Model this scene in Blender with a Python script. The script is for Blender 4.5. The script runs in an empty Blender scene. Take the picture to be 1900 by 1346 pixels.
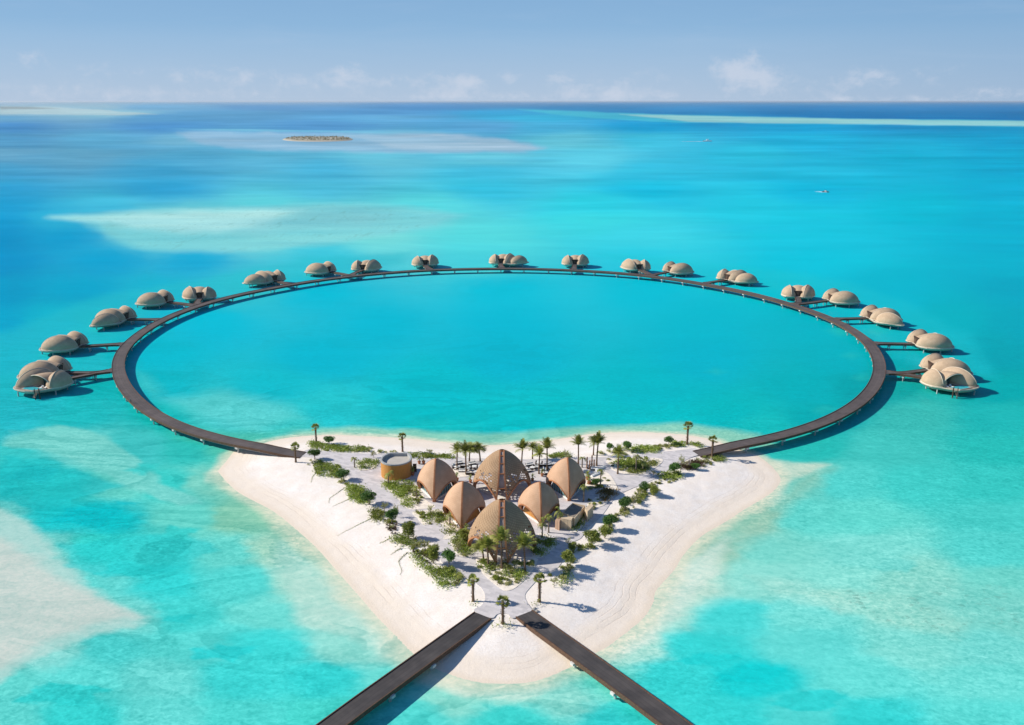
import bpy, math, random
import numpy as np
from mathutils import Vector, Matrix
from mathutils.geometry import tessellate_polygon
random.seed(7)
PI = math.pi
S = bpy.context.scene
COL = S.collection

# ------------------------------------------------------------ camera model
W, H = 1900., 1346.
FOC, VH, CH = 1672.7, 188., 100.
TH = math.atan2(H/2-VH, FOC)
cT, sT = math.cos(TH), math.sin(TH)
def at(px, py, z=0.):
    x = px-W/2; y = H/2-py
    dy = FOC*cT+y*sT; dz = -FOC*sT+y*cT
    t = (z-CH)/dz
    return Vector((x*t, dy*t, z))
def proj(p):
    z = p[2]-CH
    d = p[1]*cT-z*sT; u = p[1]*sT+z*cT
    return W/2+FOC*p[0]/d, H/2-FOC*u/d
def top_h(px, base, top, z0, off=0.):
    p = at(px, base, z0); lo, hi = 0, 40
    for _ in range(40):
        m = (lo+hi)/2
        if proj((p.x, p.y+off, z0+m))[1] > top: lo = m
        else: hi = m
    return m
cd = bpy.data.cameras.new("camera"); cam = bpy.data.objects.new("camera", cd); COL.objects.link(cam)
cam.location = (0, 0, CH); cam.rotation_euler = (PI/2-TH, 0, 0)
cd.sensor_width = 36; cd.lens = 36*FOC/W; cd.clip_start = 1; cd.clip_end = 400000
S.camera = cam

# ------------------------------------------------------------ light
EL, AZ = math.radians(33), math.radians(171)    # direction towards the sun
sunv = Vector((math.cos(AZ)*math.cos(EL), math.sin(AZ)*math.cos(EL), math.sin(EL)))
ld = bpy.data.lights.new("sun", 'SUN'); ld.energy = 4.75; ld.angle = math.radians(.55); ld.color = (1, .93, .83)
sun = bpy.data.objects.new("sun", ld); COL.objects.link(sun)
sun.rotation_euler = sunv.to_track_quat('Z', 'Y').to_euler(); sun.location = (-200, 200, 300)
S.view_settings.view_transform = 'Standard'; S.view_settings.look = 'None'
S.view_settings.exposure = 0.33; S.view_settings.gamma = 1

def lin(c):
    return tuple(((v/255)/12.92 if v/255 <= .04045 else ((v/255+.055)/1.055)**2.4) for v in c)

# ------------------------------------------------------------ node helper
class NT:
    def __init__(s, tree): s.t = tree; s.n = tree.nodes; s.l = tree.links
    def add(s, typ, ins=None, **kw):
        n = s.n.new(typ)
        for k, v in kw.items(): setattr(n, k, v)
        if ins:
            for k, v in ins.items():
                sock = n.inputs[k]
                if isinstance(v, bpy.types.NodeSocket): s.l.new(v, sock)
                else: sock.default_value = v
        return n
    def math(s, op, a, b=0., c=None, clamp=False):
        n = s.n.new('ShaderNodeMath'); n.operation = op; n.use_clamp = clamp
        for i, v in enumerate((a, b) if c is None else (a, b, c)):
            if isinstance(v, bpy.types.NodeSocket): s.l.new(v, n.inputs[i])
            else: n.inputs[i].default_value = v
        return n.outputs[0]
    def mix(s, f, a, b, mode='MIX'):
        n = s.n.new('ShaderNodeMix'); n.data_type = 'RGBA'; n.blend_type = mode; n.clamp_factor = True
        for i, v in ((0, f), (6, a), (7, b)):
            if isinstance(v, bpy.types.NodeSocket): s.l.new(v, n.inputs[i])
            elif i == 0: n.inputs[0].default_value = v
            else: n.inputs[i].default_value = (*v[:3], 1)
        return n.outputs[2]
    def ramp(s, f, lo, hi, a=0., b=1., smooth=True):
        n = s.add('ShaderNodeMapRange', {0: f, 1: lo, 2: hi, 3: a, 4: b})
        if smooth: n.interpolation_type = 'SMOOTHSTEP'
        return n.outputs[0]
    def noise(s, vec, scale, detail=4, rough=.55, dist=0.):
        n = s.add('ShaderNodeTexNoise', {'Vector': vec, 'Scale': scale, 'Detail': detail, 'Roughness': rough, 'Distortion': dist})
        return n.outputs['Fac']
    def scalev(s, vec, sc):
        return s.add('ShaderNodeMapping', {'Vector': vec, 'Scale': sc}).outputs[0]
def newmat(name):
    m = bpy.data.materials.new(name); m.use_nodes = True
    t = NT(m.node_tree); t.n.clear()
    out = t.add('ShaderNodeOutputMaterial'); p = t.add('ShaderNodeBsdfPrincipled')
    t.l.new(p.outputs[0], out.inputs[0])
    geo = t.add('ShaderNodeNewGeometry'); tc = t.add('ShaderNodeTexCoord')
    t.pos = geo.outputs['Position']; t.obj = tc.outputs['Object']; t.geo = geo; t.p = p; t.out = out
    return m, t
def simple(name, col, rough=.8, var=.15, scale=1.5, bump=0., bscale=8., metal=0., spec=.3, rnd=0., streak=None):
    m, t = newmat(name)
    vec = t.obj if streak is None else t.scalev(t.obj, streak)
    n = t.noise(vec, scale, 5, .6)
    a = tuple(c*(1-var) for c in col); b = tuple(min(1, c*(1+var)) for c in col)
    c = t.mix(t.ramp(n, .3, .7), a, b)
    if rnd:
        oi = t.add('ShaderNodeObjectInfo')
        k = t.math('MULTIPLY_ADD', oi.outputs['Random'], 2*rnd, 1-rnd)
        v = t.add('ShaderNodeCombineXYZ', {0: k, 1: k, 2: k}).outputs[0]
        c = t.mix(1., c, v, 'MULTIPLY')
    t.l.new(c, t.p.inputs['Base Color'])
    t.p.inputs['Roughness'].default_value = rough; t.p.inputs['Metallic'].default_value = metal
    t.p.inputs['Specular IOR Level'].default_value = spec
    if bump:
        b = t.add('ShaderNodeBump', {'Height': t.noise(vec, bscale, 4), 'Strength': bump, 'Distance': .05})
        t.l.new(b.outputs[0], t.p.inputs['Normal'])
    return m

# ------------------------------------------------------------ mesh builder and tags
class MB:
    def __init__(s): s.v = []; s.f = []; s.uv = None
    def add(s, vs, fs):
        o = len(s.v); s.v += [tuple(v) for v in vs]; s.f += [tuple(i+o for i in f) for f in fs]
    def box(s, c, size, rz=0., taper=1.):
        x, y, z = size[0]/2, size[1]/2, size[2]/2; k = taper
        vs = [(-x,-y,-z),(x,-y,-z),(x,y,-z),(-x,y,-z),(-x*k,-y*k,z),(x*k,-y*k,z),(x*k,y*k,z),(-x*k,y*k,z)]
        cr, sr = math.cos(rz), math.sin(rz)
        s.add([(c[0]+a*cr-b*sr, c[1]+a*sr+b*cr, c[2]+d) for a, b, d in vs],
              [(0,3,2,1),(4,5,6,7),(0,1,5,4),(1,2,6,5),(2,3,7,6),(3,0,4,7)])
    def prism(s, poly, z0, z1, inset_bottom=None):
        n = len(poly); lo = inset_bottom or poly
        vs = [(p[0], p[1], z0) for p in lo]+[(p[0], p[1], z1) for p in poly]
        s.add(vs, [(i, (i+1) % n, n+(i+1) % n, n+i) for i in range(n)])
        tris = tessellate_polygon([[Vector((p[0], p[1], 0)) for p in poly]])
        s.add([(p[0], p[1], z1) for p in poly], [tuple(reversed(t)) if 0 else t for t in tris])
        s.add([(p[0], p[1], z0) for p in lo], [tuple(reversed(t)) for t in tris])
    def tube(s, pts, rad, n=6, cap=True):
        o = len(s.v); rings = []
        for i, p in enumerate(pts):
            p = Vector(p)
            d = (Vector(pts[min(i+1, len(pts)-1)])-Vector(pts[max(i-1, 0)])).normalized()
            a = d.cross(Vector((0, 1, 0)) if abs(d.y) < .9 else Vector((1, 0, 0))).normalized(); b = d.cross(a)
            r = rad[i] if isinstance(rad, (list, tuple)) else rad
            for k in range(n):
                t = 2*PI*k/n; q = p+a*math.cos(t)*r+b*math.sin(t)*r; s.v.append(tuple(q))
        for i in range(len(pts)-1):
            for k in range(n):
                s.f.append((o+i*n+k, o+i*n+(k+1) % n, o+(i+1)*n+(k+1) % n, o+(i+1)*n+k))
        if cap:
            s.f.append(tuple(o+k for k in range(n))[::-1]); e = o+(len(pts)-1)*n
            s.f.append(tuple(e+k for k in range(n)))
    def ribbon(s, pts, hw, z0, z1):
        """closed rectangular-section band along pts (x,y); hw number or list; z0,z1 numbers or lists"""
        n = len(pts); o = len(s.v)
        for i in range(n):
            a = Vector(pts[max(i-1, 0)][:2]); b = Vector(pts[min(i+1, n-1)][:2]); d = (b-a).normalized(); nn = Vector((-d.y, d.x))
            w = hw[i] if isinstance(hw, (list, tuple)) else hw
            w0, w1 = w if isinstance(w, tuple) else (-w, w)
            p = Vector(pts[i][:2]); l = p+nn*w1; r = p+nn*w0
            a0 = z0[i] if isinstance(z0, (list, tuple)) else z0; a1 = z1[i] if isinstance(z1, (list, tuple)) else z1
            s.v += [(l.x, l.y, a1), (r.x, r.y, a1), (r.x, r.y, a0), (l.x, l.y, a0)]
        for i in range(n-1):
            for k in range(4):
                s.f.append((o+4*i+k, o+4*i+(k+1) % 4, o+4*(i+1)+(k+1) % 4, o+4*(i+1)+k))
        s.f.append((o, o+3, o+2, o+1)); e = o+4*(n-1); s.f.append((e, e+1, e+2, e+3))
    def build(s, name, mat, parent=None, smooth=False, loc=None):
        me = bpy.data.meshes.new(name); me.from_pydata(s.v, [], s.f)
        if s.uv is not None:
            ul = me.uv_layers.new(name='UVMap')
            idx = np.zeros(len(me.loops), dtype=np.int32); me.loops.foreach_get('vertex_index', idx)
            ul.data.foreach_set('uv', np.array(s.uv, dtype=np.float32)[idx].ravel())
        me.materials.append(mat)
        if smooth:
            me.polygons.foreach_set('use_smooth', [True]*len(me.polygons))
        me.update()
        o = bpy.data.objects.new(name, me); COL.objects.link(o)
        if parent: o.parent = parent
        if loc is not None: o.location = loc
        return o
def tag(o, label=None, cat=None, group=None, kind=None):
    if label: o['label'] = label
    if cat: o['category'] = cat
    if group: o['group'] = group
    if kind: o['kind'] = kind
    return o
def empty(name, loc=(0, 0, 0), rz=0., sc=1.):
    o = bpy.data.objects.new(name, None); o.location = loc; o.rotation_euler = (0, 0, rz); COL.objects.link(o)
    o.scale = (sc, sc, sc) if not isinstance(sc, tuple) else sc
    o.empty_display_size = .2
    return o
def copy_tree(o, parent=None):
    c = o.copy(); COL.objects.link(c); c.parent = parent
    for ch in list(o.children): copy_tree(ch, c)
    return c

# ------------------------------------------------------------ numpy noise
def vnoise(x, y, seed=0):
    xi = np.floor(x).astype(np.int64); yi = np.floor(y).astype(np.int64); fx = x-xi; fy = y-yi
    fx = fx*fx*(3-2*fx); fy = fy*fy*(3-2*fy)
    def h(a, b):
        n = (a*374761393+b*668265263+seed*1274126177) & 0x7fffffff
        n = ((n ^ (n >> 13))*1274126177) & 0x7fffffff
        return ((n ^ (n >> 16)) & 0xffff)/65535.
    return (h(xi, yi)*(1-fx)+h(xi+1, yi)*fx)*(1-fy)+(h(xi, yi+1)*(1-fx)+h(xi+1, yi+1)*fx)*fy
def fbm(x, y, oct=4, seed=0):
    r = 0; a = .5; t = 0
    for i in range(oct):
        r = r+a*vnoise(x*2**i, y*2**i, seed+i*17); t += a; a *= .55
    return r/t-.5          # -0.5..0.5
def sdist(X, Y, poly):
    """signed distance to polygon, positive inside"""
    P = np.array([(p[0], p[1]) for p in poly]); d = np.full(X.shape, 1e18); ins = np.zeros(X.shape, bool)
    for i in range(len(P)):
        a = P[i]; b = P[(i+1) % len(P)]; e = b-a
        t = np.clip(((X-a[0])*e[0]+(Y-a[1])*e[1])/max(1e-9, e@e), 0, 1)
        d = np.minimum(d, (X-a[0]-t*e[0])**2+(Y-a[1]-t*e[1])**2)
        c = ((a[1] > Y) != (b[1] > Y)) & (X < (b[0]-a[0])*(Y-a[1])/((b[1]-a[1]) or 1e-9)+a[0]); ins ^= c
    return np.sqrt(d)*np.where(ins, 1, -1)
def catmull(P, n=6, closed=False):
    P = [Vector(p) for p in P]; out = []; m = len(P)
    for i in range(m if closed else m-1):
        g = (lambda k: P[k % m]) if closed else (lambda k: P[max(0, min(m-1, k))])
        a, b, c, d = g(i-1), g(i), g(i+1), g(i+2)
        for k in range(n):
            t = k/n
            out.append(.5*((2*b)+(c-a)*t+(2*a-5*b+4*c-d)*t*t+(3*b-a-3*c+d)*t**3))
    if not closed: out.append(P[-1])
    return out

# ============================================================ SHORELINE
SHORE_PX = [(446,835),(433,839),(420,856),(405,872),(408,881),(441,914),(504,948),(547,982),(589,1020),(631,1068),(673,1116),(700,1147),
 (732,1180),(768,1216),(800,1238),(832,1252),(880,1266),(930,1270),(975,1268),(1015,1258),(1060,1238),(1092,1220),(1128,1200),(1162,1175),(1196,1146),
 (1214,1116),(1218,1096),(1252,1058),(1267,1033),(1300,997),(1345,970),(1388,942),(1429,917),(1446,899),(1448,884),(1431,864),(1413,850),
 (1396,841),(1372,834),(1338,821),(1312,814),(1262,806),(1186,802),(1110,804),(1060,811),(1027,816),(958,823),(911,826),(842,822),(772,815),(718,811),(668,809),
 (617,807),(567,809),(531,813),(498,820),(468,829)]
SHORE = [v.xy for v in catmull([at(x, y, 0) for x, y in SHORE_PX], 3, True)]

# ============================================================ SEA
CP = """192:0,150,180,208;500,110,160,205;1000,72,140,195;1500,48,136,192;1900,40,126,184
199:0,155,185,205;150,150,185,207;300,105,165,208;500,88,150,205;800,62,135,195;1100,36,132,192;1500,12,124,187;1900,10,118,180
210:0,165,195,210;200,140,190,210;400,92,160,208;700,80,150,207;950,40,160,212;1200,26,130,192;1500,5,121,186;1900,5,116,178
218:0,100,165,208;300,88,158,208;700,98,168,214;1000,50,178,220;1300,10,138,196;1600,8,120,184;1900,8,114,176
235:0,70,140,200;300,75,145,205;600,85,150,205;900,90,165,215;1000,70,175,220;1200,0,160,215;1500,0,160,212;1900,0,150,200
260:0,80,150,195;200,90,165,205;350,115,178,210;700,120,190,218;1050,105,198,220;1200,60,190,222;1500,20,175,218;1900,0,160,207
290:0,100,160,195;150,95,160,195;350,80,165,205;500,90,175,210;700,105,195,220;900,105,198,222;1100,90,200,225;1400,40,190,222;1700,15,178,215;1900,0,170,210
320:0,70,160,205;300,60,160,205;600,70,175,215;900,60,185,220;1200,50,190,225;1500,30,185,220;1900,0,172,213
350:0,40,160,210;300,40,160,210;600,80,190,220;900,50,193,225;1200,10,190,225;1500,0,183,220;1900,0,175,213
385:0,20,155,208;200,60,180,215;500,90,205,220;800,90,215,225;1100,40,205,225;1400,30,200,225;1700,0,188,215;1900,0,178,212
410:0,0,150,205;100,40,175,213;300,120,212,218;500,110,208,218;650,110,205,212;800,100,215,220;1100,60,212,225;1500,20,200,225;1900,0,182,213
440:0,0,145,200;120,0,158,208;300,110,205,215;450,130,212,213;700,120,218,220;900,85,215,222;1200,60,208,228;1500,20,198,225;1900,0,178,210
480:0,0,145,200;200,0,162,210;350,10,168,213;600,60,197,220;900,75,210,222;1200,40,202,225;1500,5,193,220;1900,0,176,205
540:0,0,155,200;150,0,165,205;300,20,178,208;450,50,195,212;600,0,190,217;935,0,192,218;1200,0,190,214;1420,0,190,208;1650,0,183,208;1900,0,168,196
600:0,0,165,205;100,5,178,205;180,20,185,200;400,0,190,217;700,0,187,214;935,0,187,214;1300,0,186,208;1500,0,182,200;1760,0,178,195;1900,0,168,190
660:0,0,178,205;160,10,185,198;300,0,188,210;600,0,185,211;935,0,182,208;1300,0,181,205;1560,0,178,194;1700,0,168,178;1850,0,165,182
720:10,0,180,195;160,10,180,185;300,8,185,200;500,15,190,206;800,0,190,206;1200,0,185,200;1500,0,178,190;1600,0,165,175;1690,15,165,165;1860,0,170,177
770:0,30,190,200;150,30,190,195;300,20,188,190;420,75,205,208;600,35,200,210;800,0,195,206;1100,0,190,200;1350,0,184,192;1520,0,172,180;1700,60,188,183;1850,30,183,183
790:560,60,200,200;800,20,196,200;1000,0,194,203;1250,0,190,198;1400,20,190,192
830:0,60,200,200;150,115,212,208;250,70,200,200;350,50,195,190;430,90,205,190;1500,40,190,185;1650,70,198,193;1850,40,190,185
900:0,40,195,200;100,50,205,200;220,110,215,205;320,60,208,203;370,130,212,198;1500,110,205,195;1560,88,213,208;1700,70,208,203;1850,60,203,198
960:0,110,210,208;100,28,200,205;200,15,198,204;350,110,216,205;440,140,205,180;1400,150,200,180;1480,105,216,208;1600,108,222,213;1850,78,208,203
1020:0,160,215,210;90,120,213,208;180,55,212,205;300,75,213,208;420,110,218,210;510,165,213,193;1320,170,205,185;1400,130,218,208;1600,135,225,217;1850,90,213,208
1080:0,195,215,210;80,170,215,210;180,100,213,209;300,55,213,213;450,90,218,214;560,165,222,208;1260,195,225,213;1400,150,224,214;1550,145,226,216;1700,148,220,208;1850,118,214,204
1140:0,200,217,212;150,170,217,212;250,120,216,211;330,75,217,214;500,118,223,216;640,185,227,216;1230,170,227,217;1350,78,220,219;1500,128,226,220;1700,148,223,213;1850,128,218,209
1200:0,180,218,213;100,140,217,212;200,85,213,211;350,98,220,216;500,68,218,217;650,160,228,218;740,185,228,218;1160,180,228,217;1300,60,217,217;1500,108,223,219;1700,138,226,218;1850,128,223,217
1260:0,105,217,211;150,98,218,214;300,118,223,219;450,68,218,217;600,58,214,214;750,110,220,214;1100,110,220,212;1250,58,214,214;1400,30,211,214;1600,108,223,218;1850,118,223,217
1290:850,150,225,212;960,160,225,213;1040,150,222,212
1330:0,100,214,209;150,58,211,209;300,108,221,217;450,88,219,214;600,78,217,209;750,88,219,214;950,68,214,209;1150,58,214,214;1350,58,214,214;1500,88,219,217;1600,58,214,214;1850,98,219,214
1460:0,90,213,209;400,80,218,214;900,60,214,211;1400,70,216,214;1900,95,218,214"""
LGT = 1.17       # sunlit white of the picture: albedo = picture colour / LGT
cps = []
for row in CP.split('\n'):
    v, r = row.split(':')
    for q in r.split(';'):
        x, a, b, c = [float(k) for k in q.split(',')]
        cps.append((x, float(v), *[k for k in lin((a, b, c))]))
cps = np.array(cps)
vr = np.concatenate([[188.35, 188.7, 189.2], np.arange(190, 260, 1.5), np.arange(260, 1460, 2.6), [1500, 1560, 1640, 1760, 1950]])
Yr = np.array([at(W/2, v, 0).y for v in vr])
cc = np.concatenate([np.linspace(-2.2, -.62, 34), np.arange(-.615, .616, .0021), np.linspace(.62, 2.2, 34)])
Yg, Cg = np.meshgrid(Yr, cc, indexing='ij'); Xg = Cg*(Yg*cT+CH*sT)
def pxy(X, Y):
    d = Y*cT+CH*sT; u = Y*sT-CH*cT
    return W/2+FOC*X/d, H/2-FOC*u/d
def sea_colour(X, Y):
    """colour of the sea bed seen through its depth, as a function of the place (X, Y) on the water"""
    u, v = pxy(X, Y)
    dist = np.sqrt(X*X+Y*Y)
    lu, lv = u/60., (v-188)/28.
    far = np.clip((v-188)/350, .05, 1)
    wx = fbm(u/90., v/22.+3, 4, 3)*30+fbm(u/24, v/8, 5, 5)*22; wy = fbm(u/120.+9, v/26., 4, 11)*20*far**.8+fbm(u/25, v/9, 5, 8)*11*far
    up, vp = u+wx, v+wy
    N = up.size; out = np.zeros((N, 3)); uf = up.ravel(); vf = vp.ravel()
    for s0 in range(0, N, 20000):
        a = uf[s0:s0+20000, None]; b = vf[s0:s0+20000, None]
        sy = np.clip((b-188)/150., .12, 1.)
        kx = 62+34*np.exp(-((b-400)/110.)**2); d2 = ((a-cps[None, :, 0])/kx)**2+((b-cps[None, :, 1])/(30.*sy))**2
        nf = np.clip((b-620)/250, 0, 1); w = 1/(d2+.26-.12*nf)**(1.9+.9*nf)
        out[s0:s0+20000] = (w@cps[:, 2:])/w.sum(1)[:, None]
    col = out.reshape(*X.shape, 3)
    grass = np.zeros(X.shape); rip = np.zeros(X.shape); calm = np.zeros(X.shape)
    def lay(poly, rgb, soft, op=1., wu=10., wv=4., seed=1, gr=0.):
        nonlocal col, grass, calm
        k = max(2., soft*.7)
        uu = u+fbm(u/40, v/14, 6, seed)*wu*2.2; vv = v+fbm(u/45, v/14, 6, seed+50)*wv*2.4
        asp = 3.
        d = sdist(uu, vv*asp, [(p[0], p[1]*asp) for p in poly])
        a = np.clip(d/k*.5+.5, 0, 1); a = a*a*(3-2*a)*op
        col = col*(1-a[..., None])+np.array(lin(rgb))*a[..., None]; grass = np.maximum(grass, a*gr)
        if seed in (14, 15): calm = np.maximum(calm, a)
    # far shoals
    lay([(0,197),(90,199),(200,205),(290,212),(200,214),(0,211)], (185,202,208), 6, .75, 6, 1.5, 2)
    lay([(0,198),(60,199),(110,202),(40,203),(0,203)], (120,125,130), 5, .6, 6, 1, 3)
    lay([(330,246),(420,245),(560,247),(800,247),(880,252),(960,262),(1010,275),(960,283),(820,284),(600,282),(420,276),(350,262)], (150,184,214), 22, .9, 26, 3, 4)
    lay([(640,252),(820,250),(930,258),(1005,276),(900,282),(760,280)], (172,196,218), 16, .7, 24, 3, 5)
    lay([(300,239),(420,243),(640,246),(900,248),(640,243)], (120,190,220), 5, .8, 6, 1, 6)
    # reef strip at the right
    lay([(960,203),(1100,208),(1220,212),(1350,216),(1500,219),(1700,222),(2100,226),(2400,230),(2400,245),(1900,235.5),(1600,231.5),(1400,229.5),(1250,227.5),(1120,221),(1010,211)], (70,190,215), 7, .8, 10, 1, 7)
    lay([(1150,212),(1280,215),(1500,219.5),(1700,223),(2100,227),(2400,231),(2400,243),(1900,234.5),(1600,230.5),(1400,228.5),(1280,226)], (155,205,208), 6, .9, 8, .8, 8)
    lay([(1500,215.5),(1900,219.5),(2400,224),(2400,227),(1900,223),(1500,218)], (8,112,176), 4, .8, 5, .5, 9)
    # cream shoal in the middle distance
    lay([(100,403),(200,396),(330,389),(480,384),(620,378),(760,384),(860,400),(820,420),(740,434),(640,450),(540,460),(430,468),(330,468),(250,460),(205,444),(185,428),(160,412)], (132,211,219), 34, .9, 12, 3, 10, .5)
    lay([(105,404),(200,398),(340,392),(470,388),(560,392),(520,408),(480,424),(360,432),(250,424),(180,410)], (180,227,229), 40, .92, 14, 3, 11)
    lay([(560,388),(660,386),(730,400),(690,418),(560,424),(470,434),(430,430),(500,410)], (138,200,210), 50, .6, 18, 4, 12, 1.)
    lay([(200,410),(232,418),(222,440),(200,430)], (128,200,206), 20, .5, 12, 4, 13, 1.)
    # sandbank at the lower left
    lay([(-400,840),(0,940),(60,975),(110,1035),(170,1090),(225,1125),(278,1146),(240,1165),(150,1185),(60,1225),(0,1265),(-400,1420)], (182,217,212), 24, .95, 16, 5, 14)
    lay([(-400,900),(0,1000),(60,1030),(110,1075),(200,1120),(255,1145),(180,1160),(90,1185),(0,1240),(-400,1400)], (211,215,210), 34, .95, 14, 5, 15)
    # pale tongue left of the island
    lay([(20,800),(110,792),(180,800),(250,850),(320,905),(380,935),(330,940),(240,905),(160,865),(80,835),(0,825)], (130,214,207), 14, .85, 16, 5, 16)
    # diagonal pale shelf behind the left villas
    lay([(-200,640),(0,618),(150,560),(260,535),(420,510),(560,480),(760,470),(740,490),(560,520),(420,550),(300,575),(200,640),(200,690),(60,800),(-200,900)], (40,190,205), 30, .55, 14, 4, 17)
    # shelf outside the right villas
    lay([(1100,470),(1250,478),(1420,500),(1560,520),(1680,560),(1800,620),(1850,700),(1760,690),(1640,660),(1560,580),(1400,530),(1200,500)], (30,195,210), 30, .45, 14, 4, 18)
    # pale sand by the ring at lower left inside the lagoon
    lay([(300,740),(350,735),(420,725),(520,745),(560,775),(480,800),(420,790),(350,765)], (105,212,212), 50, .6, 16, 5, 19)
    lay([(252,690),(275,700),(300,728),(288,738),(262,722)], (80,205,205), 30, .5, 12, 4, 20)
    for q, (a, b, s) in enumerate([(1530,760,20),(1560,615,26),(1600,700,18),(1720,745,60),(1330,690,18),(1625,615,22),(1580,660,16)]):
        lay([(a-s, b), (a, b-s*.35), (a+s, b), (a, b+s*.35)], (50,195,190), 22, .4, 12, 4, 30+q)
    # strand around the island
    sd = -sdist(X, Y, SHORE)
    sd = sd+fbm(X/14., Y/14., 4, 60)*7*np.clip(sd/4, 0, 1)
    front = np.clip((v-830)/120, 0, 1)
    # green-grey belts of the shallows
    lay([(410,865),(470,880),(560,925),(640,1010),(700,1080),(640,1070),(560,1010),(470,960),(400,915)], (160,214,190), 60, .75, 14, 5, 21)
    lay([(420,890),(500,930),(580,985),(640,1050),(560,1015),(480,965)], (158,205,170), 50, .45, 12, 5, 29)
    lay([(1300,1040),(1360,990),(1440,935),(1500,880),(1545,868),(1480,920),(1420,985),(1350,1040)], (160,200,180), 45, .75, 14, 5, 22)
    lay([(1230,1060),(1330,1060),(1360,1100),(1250,1150),(1200,1130)], (205,228,214), 60, .5, 16, 5, 23)
    lay([(440,830),(560,800),(650,792),(900,806),(1100,792),(1260,786),(1400,805),(1440,830),(1300,826),(900,828)], (165,214,188), 26, .75, 14, 3, 24)
    lay([(520,1000),(600,1060),(660,1110),(720,1180),(760,1215),(700,1212),(640,1178),(560,1160),(535,1100),(500,1045)], (196,229,218), 34, .8, 16, 6, 81)
    lay([(1250,1050),(1345,1000),(1335,1060),(1290,1105),(1250,1150),(1200,1195),(1130,1232),(1100,1222),(1216,1120)], (214,229,219), 30, .85, 14, 6, 82)
    lay([(790,1238),(880,1270),(960,1275),(1020,1258),(1036,1274),(960,1302),(860,1292),(780,1264)], (208,232,220), 26, .8, 12, 5, 83)
    lay([(0,845),(90,850),(170,880),(230,905),(150,925),(80,950),(0,925)], (34,194,198), 18, .8, 18, 6, 84)
    lay([(110,1010),(200,1000),(330,985),(400,1020),(330,1060),(200,1075),(130,1050)], (40,204,206), 16, .6, 22, 7, 85)
    # teal tidal pools in the deep channel at the left
    for q, (a, b, s, c) in enumerate([(160,960,75,(10,195,204)),(230,938,28,(20,192,200)),(235,1060,60,(48,208,208)),(420,1210,70,(48,212,214)),(110,1290,90,(52,208,207)),(330,1150,30,(50,205,205)),
            (1310,1225,60,(40,212,214)),(1400,1250,70,(20,208,212)),(1500,1300,80,(50,212,213)),(1660,1050,40,(120,215,208)),(60,880,60,(30,190,196)),(330,990,40,(60,208,204)),(260,870,40,(58,203,200))]):
        lay([(a-s, b+s*.12), (a-s*.3, b-s*.26), (a+s, b-s*.15), (a+s*.4, b+s*.24)], c, 13, .9, 26, 9, 40+q)
    lay([(1480,1100),(1560,1090),(1700,1110),(1800,1150),(1780,1185),(1640,1160),(1520,1120)], (165,222,208), 40, .6, 26, 6, 71, 1.)
    lay([(1620,1080),(1750,1075),(1950,1110),(2100,1180),(1950,1210),(1800,1150)], (140,215,205), 40, .4, 26, 6, 72, 1.)
    lay([(1390,1070),(1480,1080),(1600,1110),(1560,1140),(1440,1110)], (185,226,214), 40, .4, 26, 6, 73, .5)
    lay([(1420,855),(1540,862),(1500,880),(1450,900),(1446,880)], (214,222,205), 20, .8, 12, 4, 74)
    lay([(330,815),(420,812),(560,790),(520,806),(440,830)], (90,200,180), 22, .5, 10, 3, 75)
    # slow streaks from currents
    st = fbm(u/170.+vp*.002, v/7., 4, 90)
    m = np.clip(1+st*.34*np.clip((520-v)/200, 0, 1), .7, 1.3)
    n2 = fbm(X/26+fbm(X/40, Y/40, 3, 7)*3, Y/9, 5, 95); m = m*(1+n2*.12*np.clip((v-480)/300, 0, 1))
    g = col.mean(-1, keepdims=True)
    col = np.clip(col*m[..., None]+(m[..., None]-1)*.10*g, 0.0, 1)
    # waterline
    rim = np.clip(1-(sd)/(3.2+2*front), 0, 1)[..., None]; rim = rim*rim*(3-2*rim)
    col = col*(1-rim*.85)+np.array(lin((236,228,208)))*rim*.85
    rip = np.clip((v-520)/280, .22*np.clip((v-440)/60, 0, 1), 1)*np.clip(1.25-abs(n2)*2.2, .3, 1)*(1-.62*calm)
    return col, grass, rip
Cc, Gr, Rp = sea_colour(Xg, Yg)
# the deepest water is always a little green-blue: keep the darkest channel above zero
Cc = np.maximum(Cc/LGT*np.array([.95, 1.03, .95]), np.array([.0005, .02, .03]))
nr, nc = Xg.shape
me = bpy.data.meshes.new('sea')
vv = np.stack([Xg.ravel(), Yg.ravel(), np.zeros(Xg.size)], 1)
i = np.arange(nr-1)[:, None]*nc+np.arange(nc-1)[None, :]
q = np.stack([i, i+nc, i+nc+1, i+1], -1).reshape(-1, 4)
me.vertices.add(len(vv)); me.vertices.foreach_set('co', vv.ravel())
me.loops.add(q.size); me.loops.foreach_set('vertex_index', q.ravel().astype(np.int32))
me.polygons.add(len(q)); me.polygons.foreach_set('loop_start', np.arange(0, q.size, 4, dtype=np.int32)); me.polygons.foreach_set('loop_total', np.full(len(q), 4, dtype=np.int32))
me.update(calc_edges=True); me.validate()
ca = me.color_attributes.new('bed', 'FLOAT_COLOR', 'POINT')
ca.data.foreach_set('color', np.concatenate([Cc.reshape(-1, 3), np.ones((Xg.size, 1))], 1).ravel())
for nm, ar in (('grass', Gr), ('ripple', Rp)):
    at_ = me.attributes.new(nm, 'FLOAT', 'POINT'); at_.data.foreach_set('value', ar.ravel())
sea = bpy.data.objects.new('sea', me); COL.objects.link(sea); tag(sea, kind='structure')
if me.polygons[0].normal.z < 0: me.flip_normals()
m, t = newmat('sea_water')
bed = t.add('ShaderNodeAttribute', attribute_name='bed').outputs['Color']
gr = t.add('ShaderNodeAttribute', attribute_name='grass').outputs['Fac']
rp = t.add('ShaderNodeAttribute', attribute_name='ripple').outputs['Fac']
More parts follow.
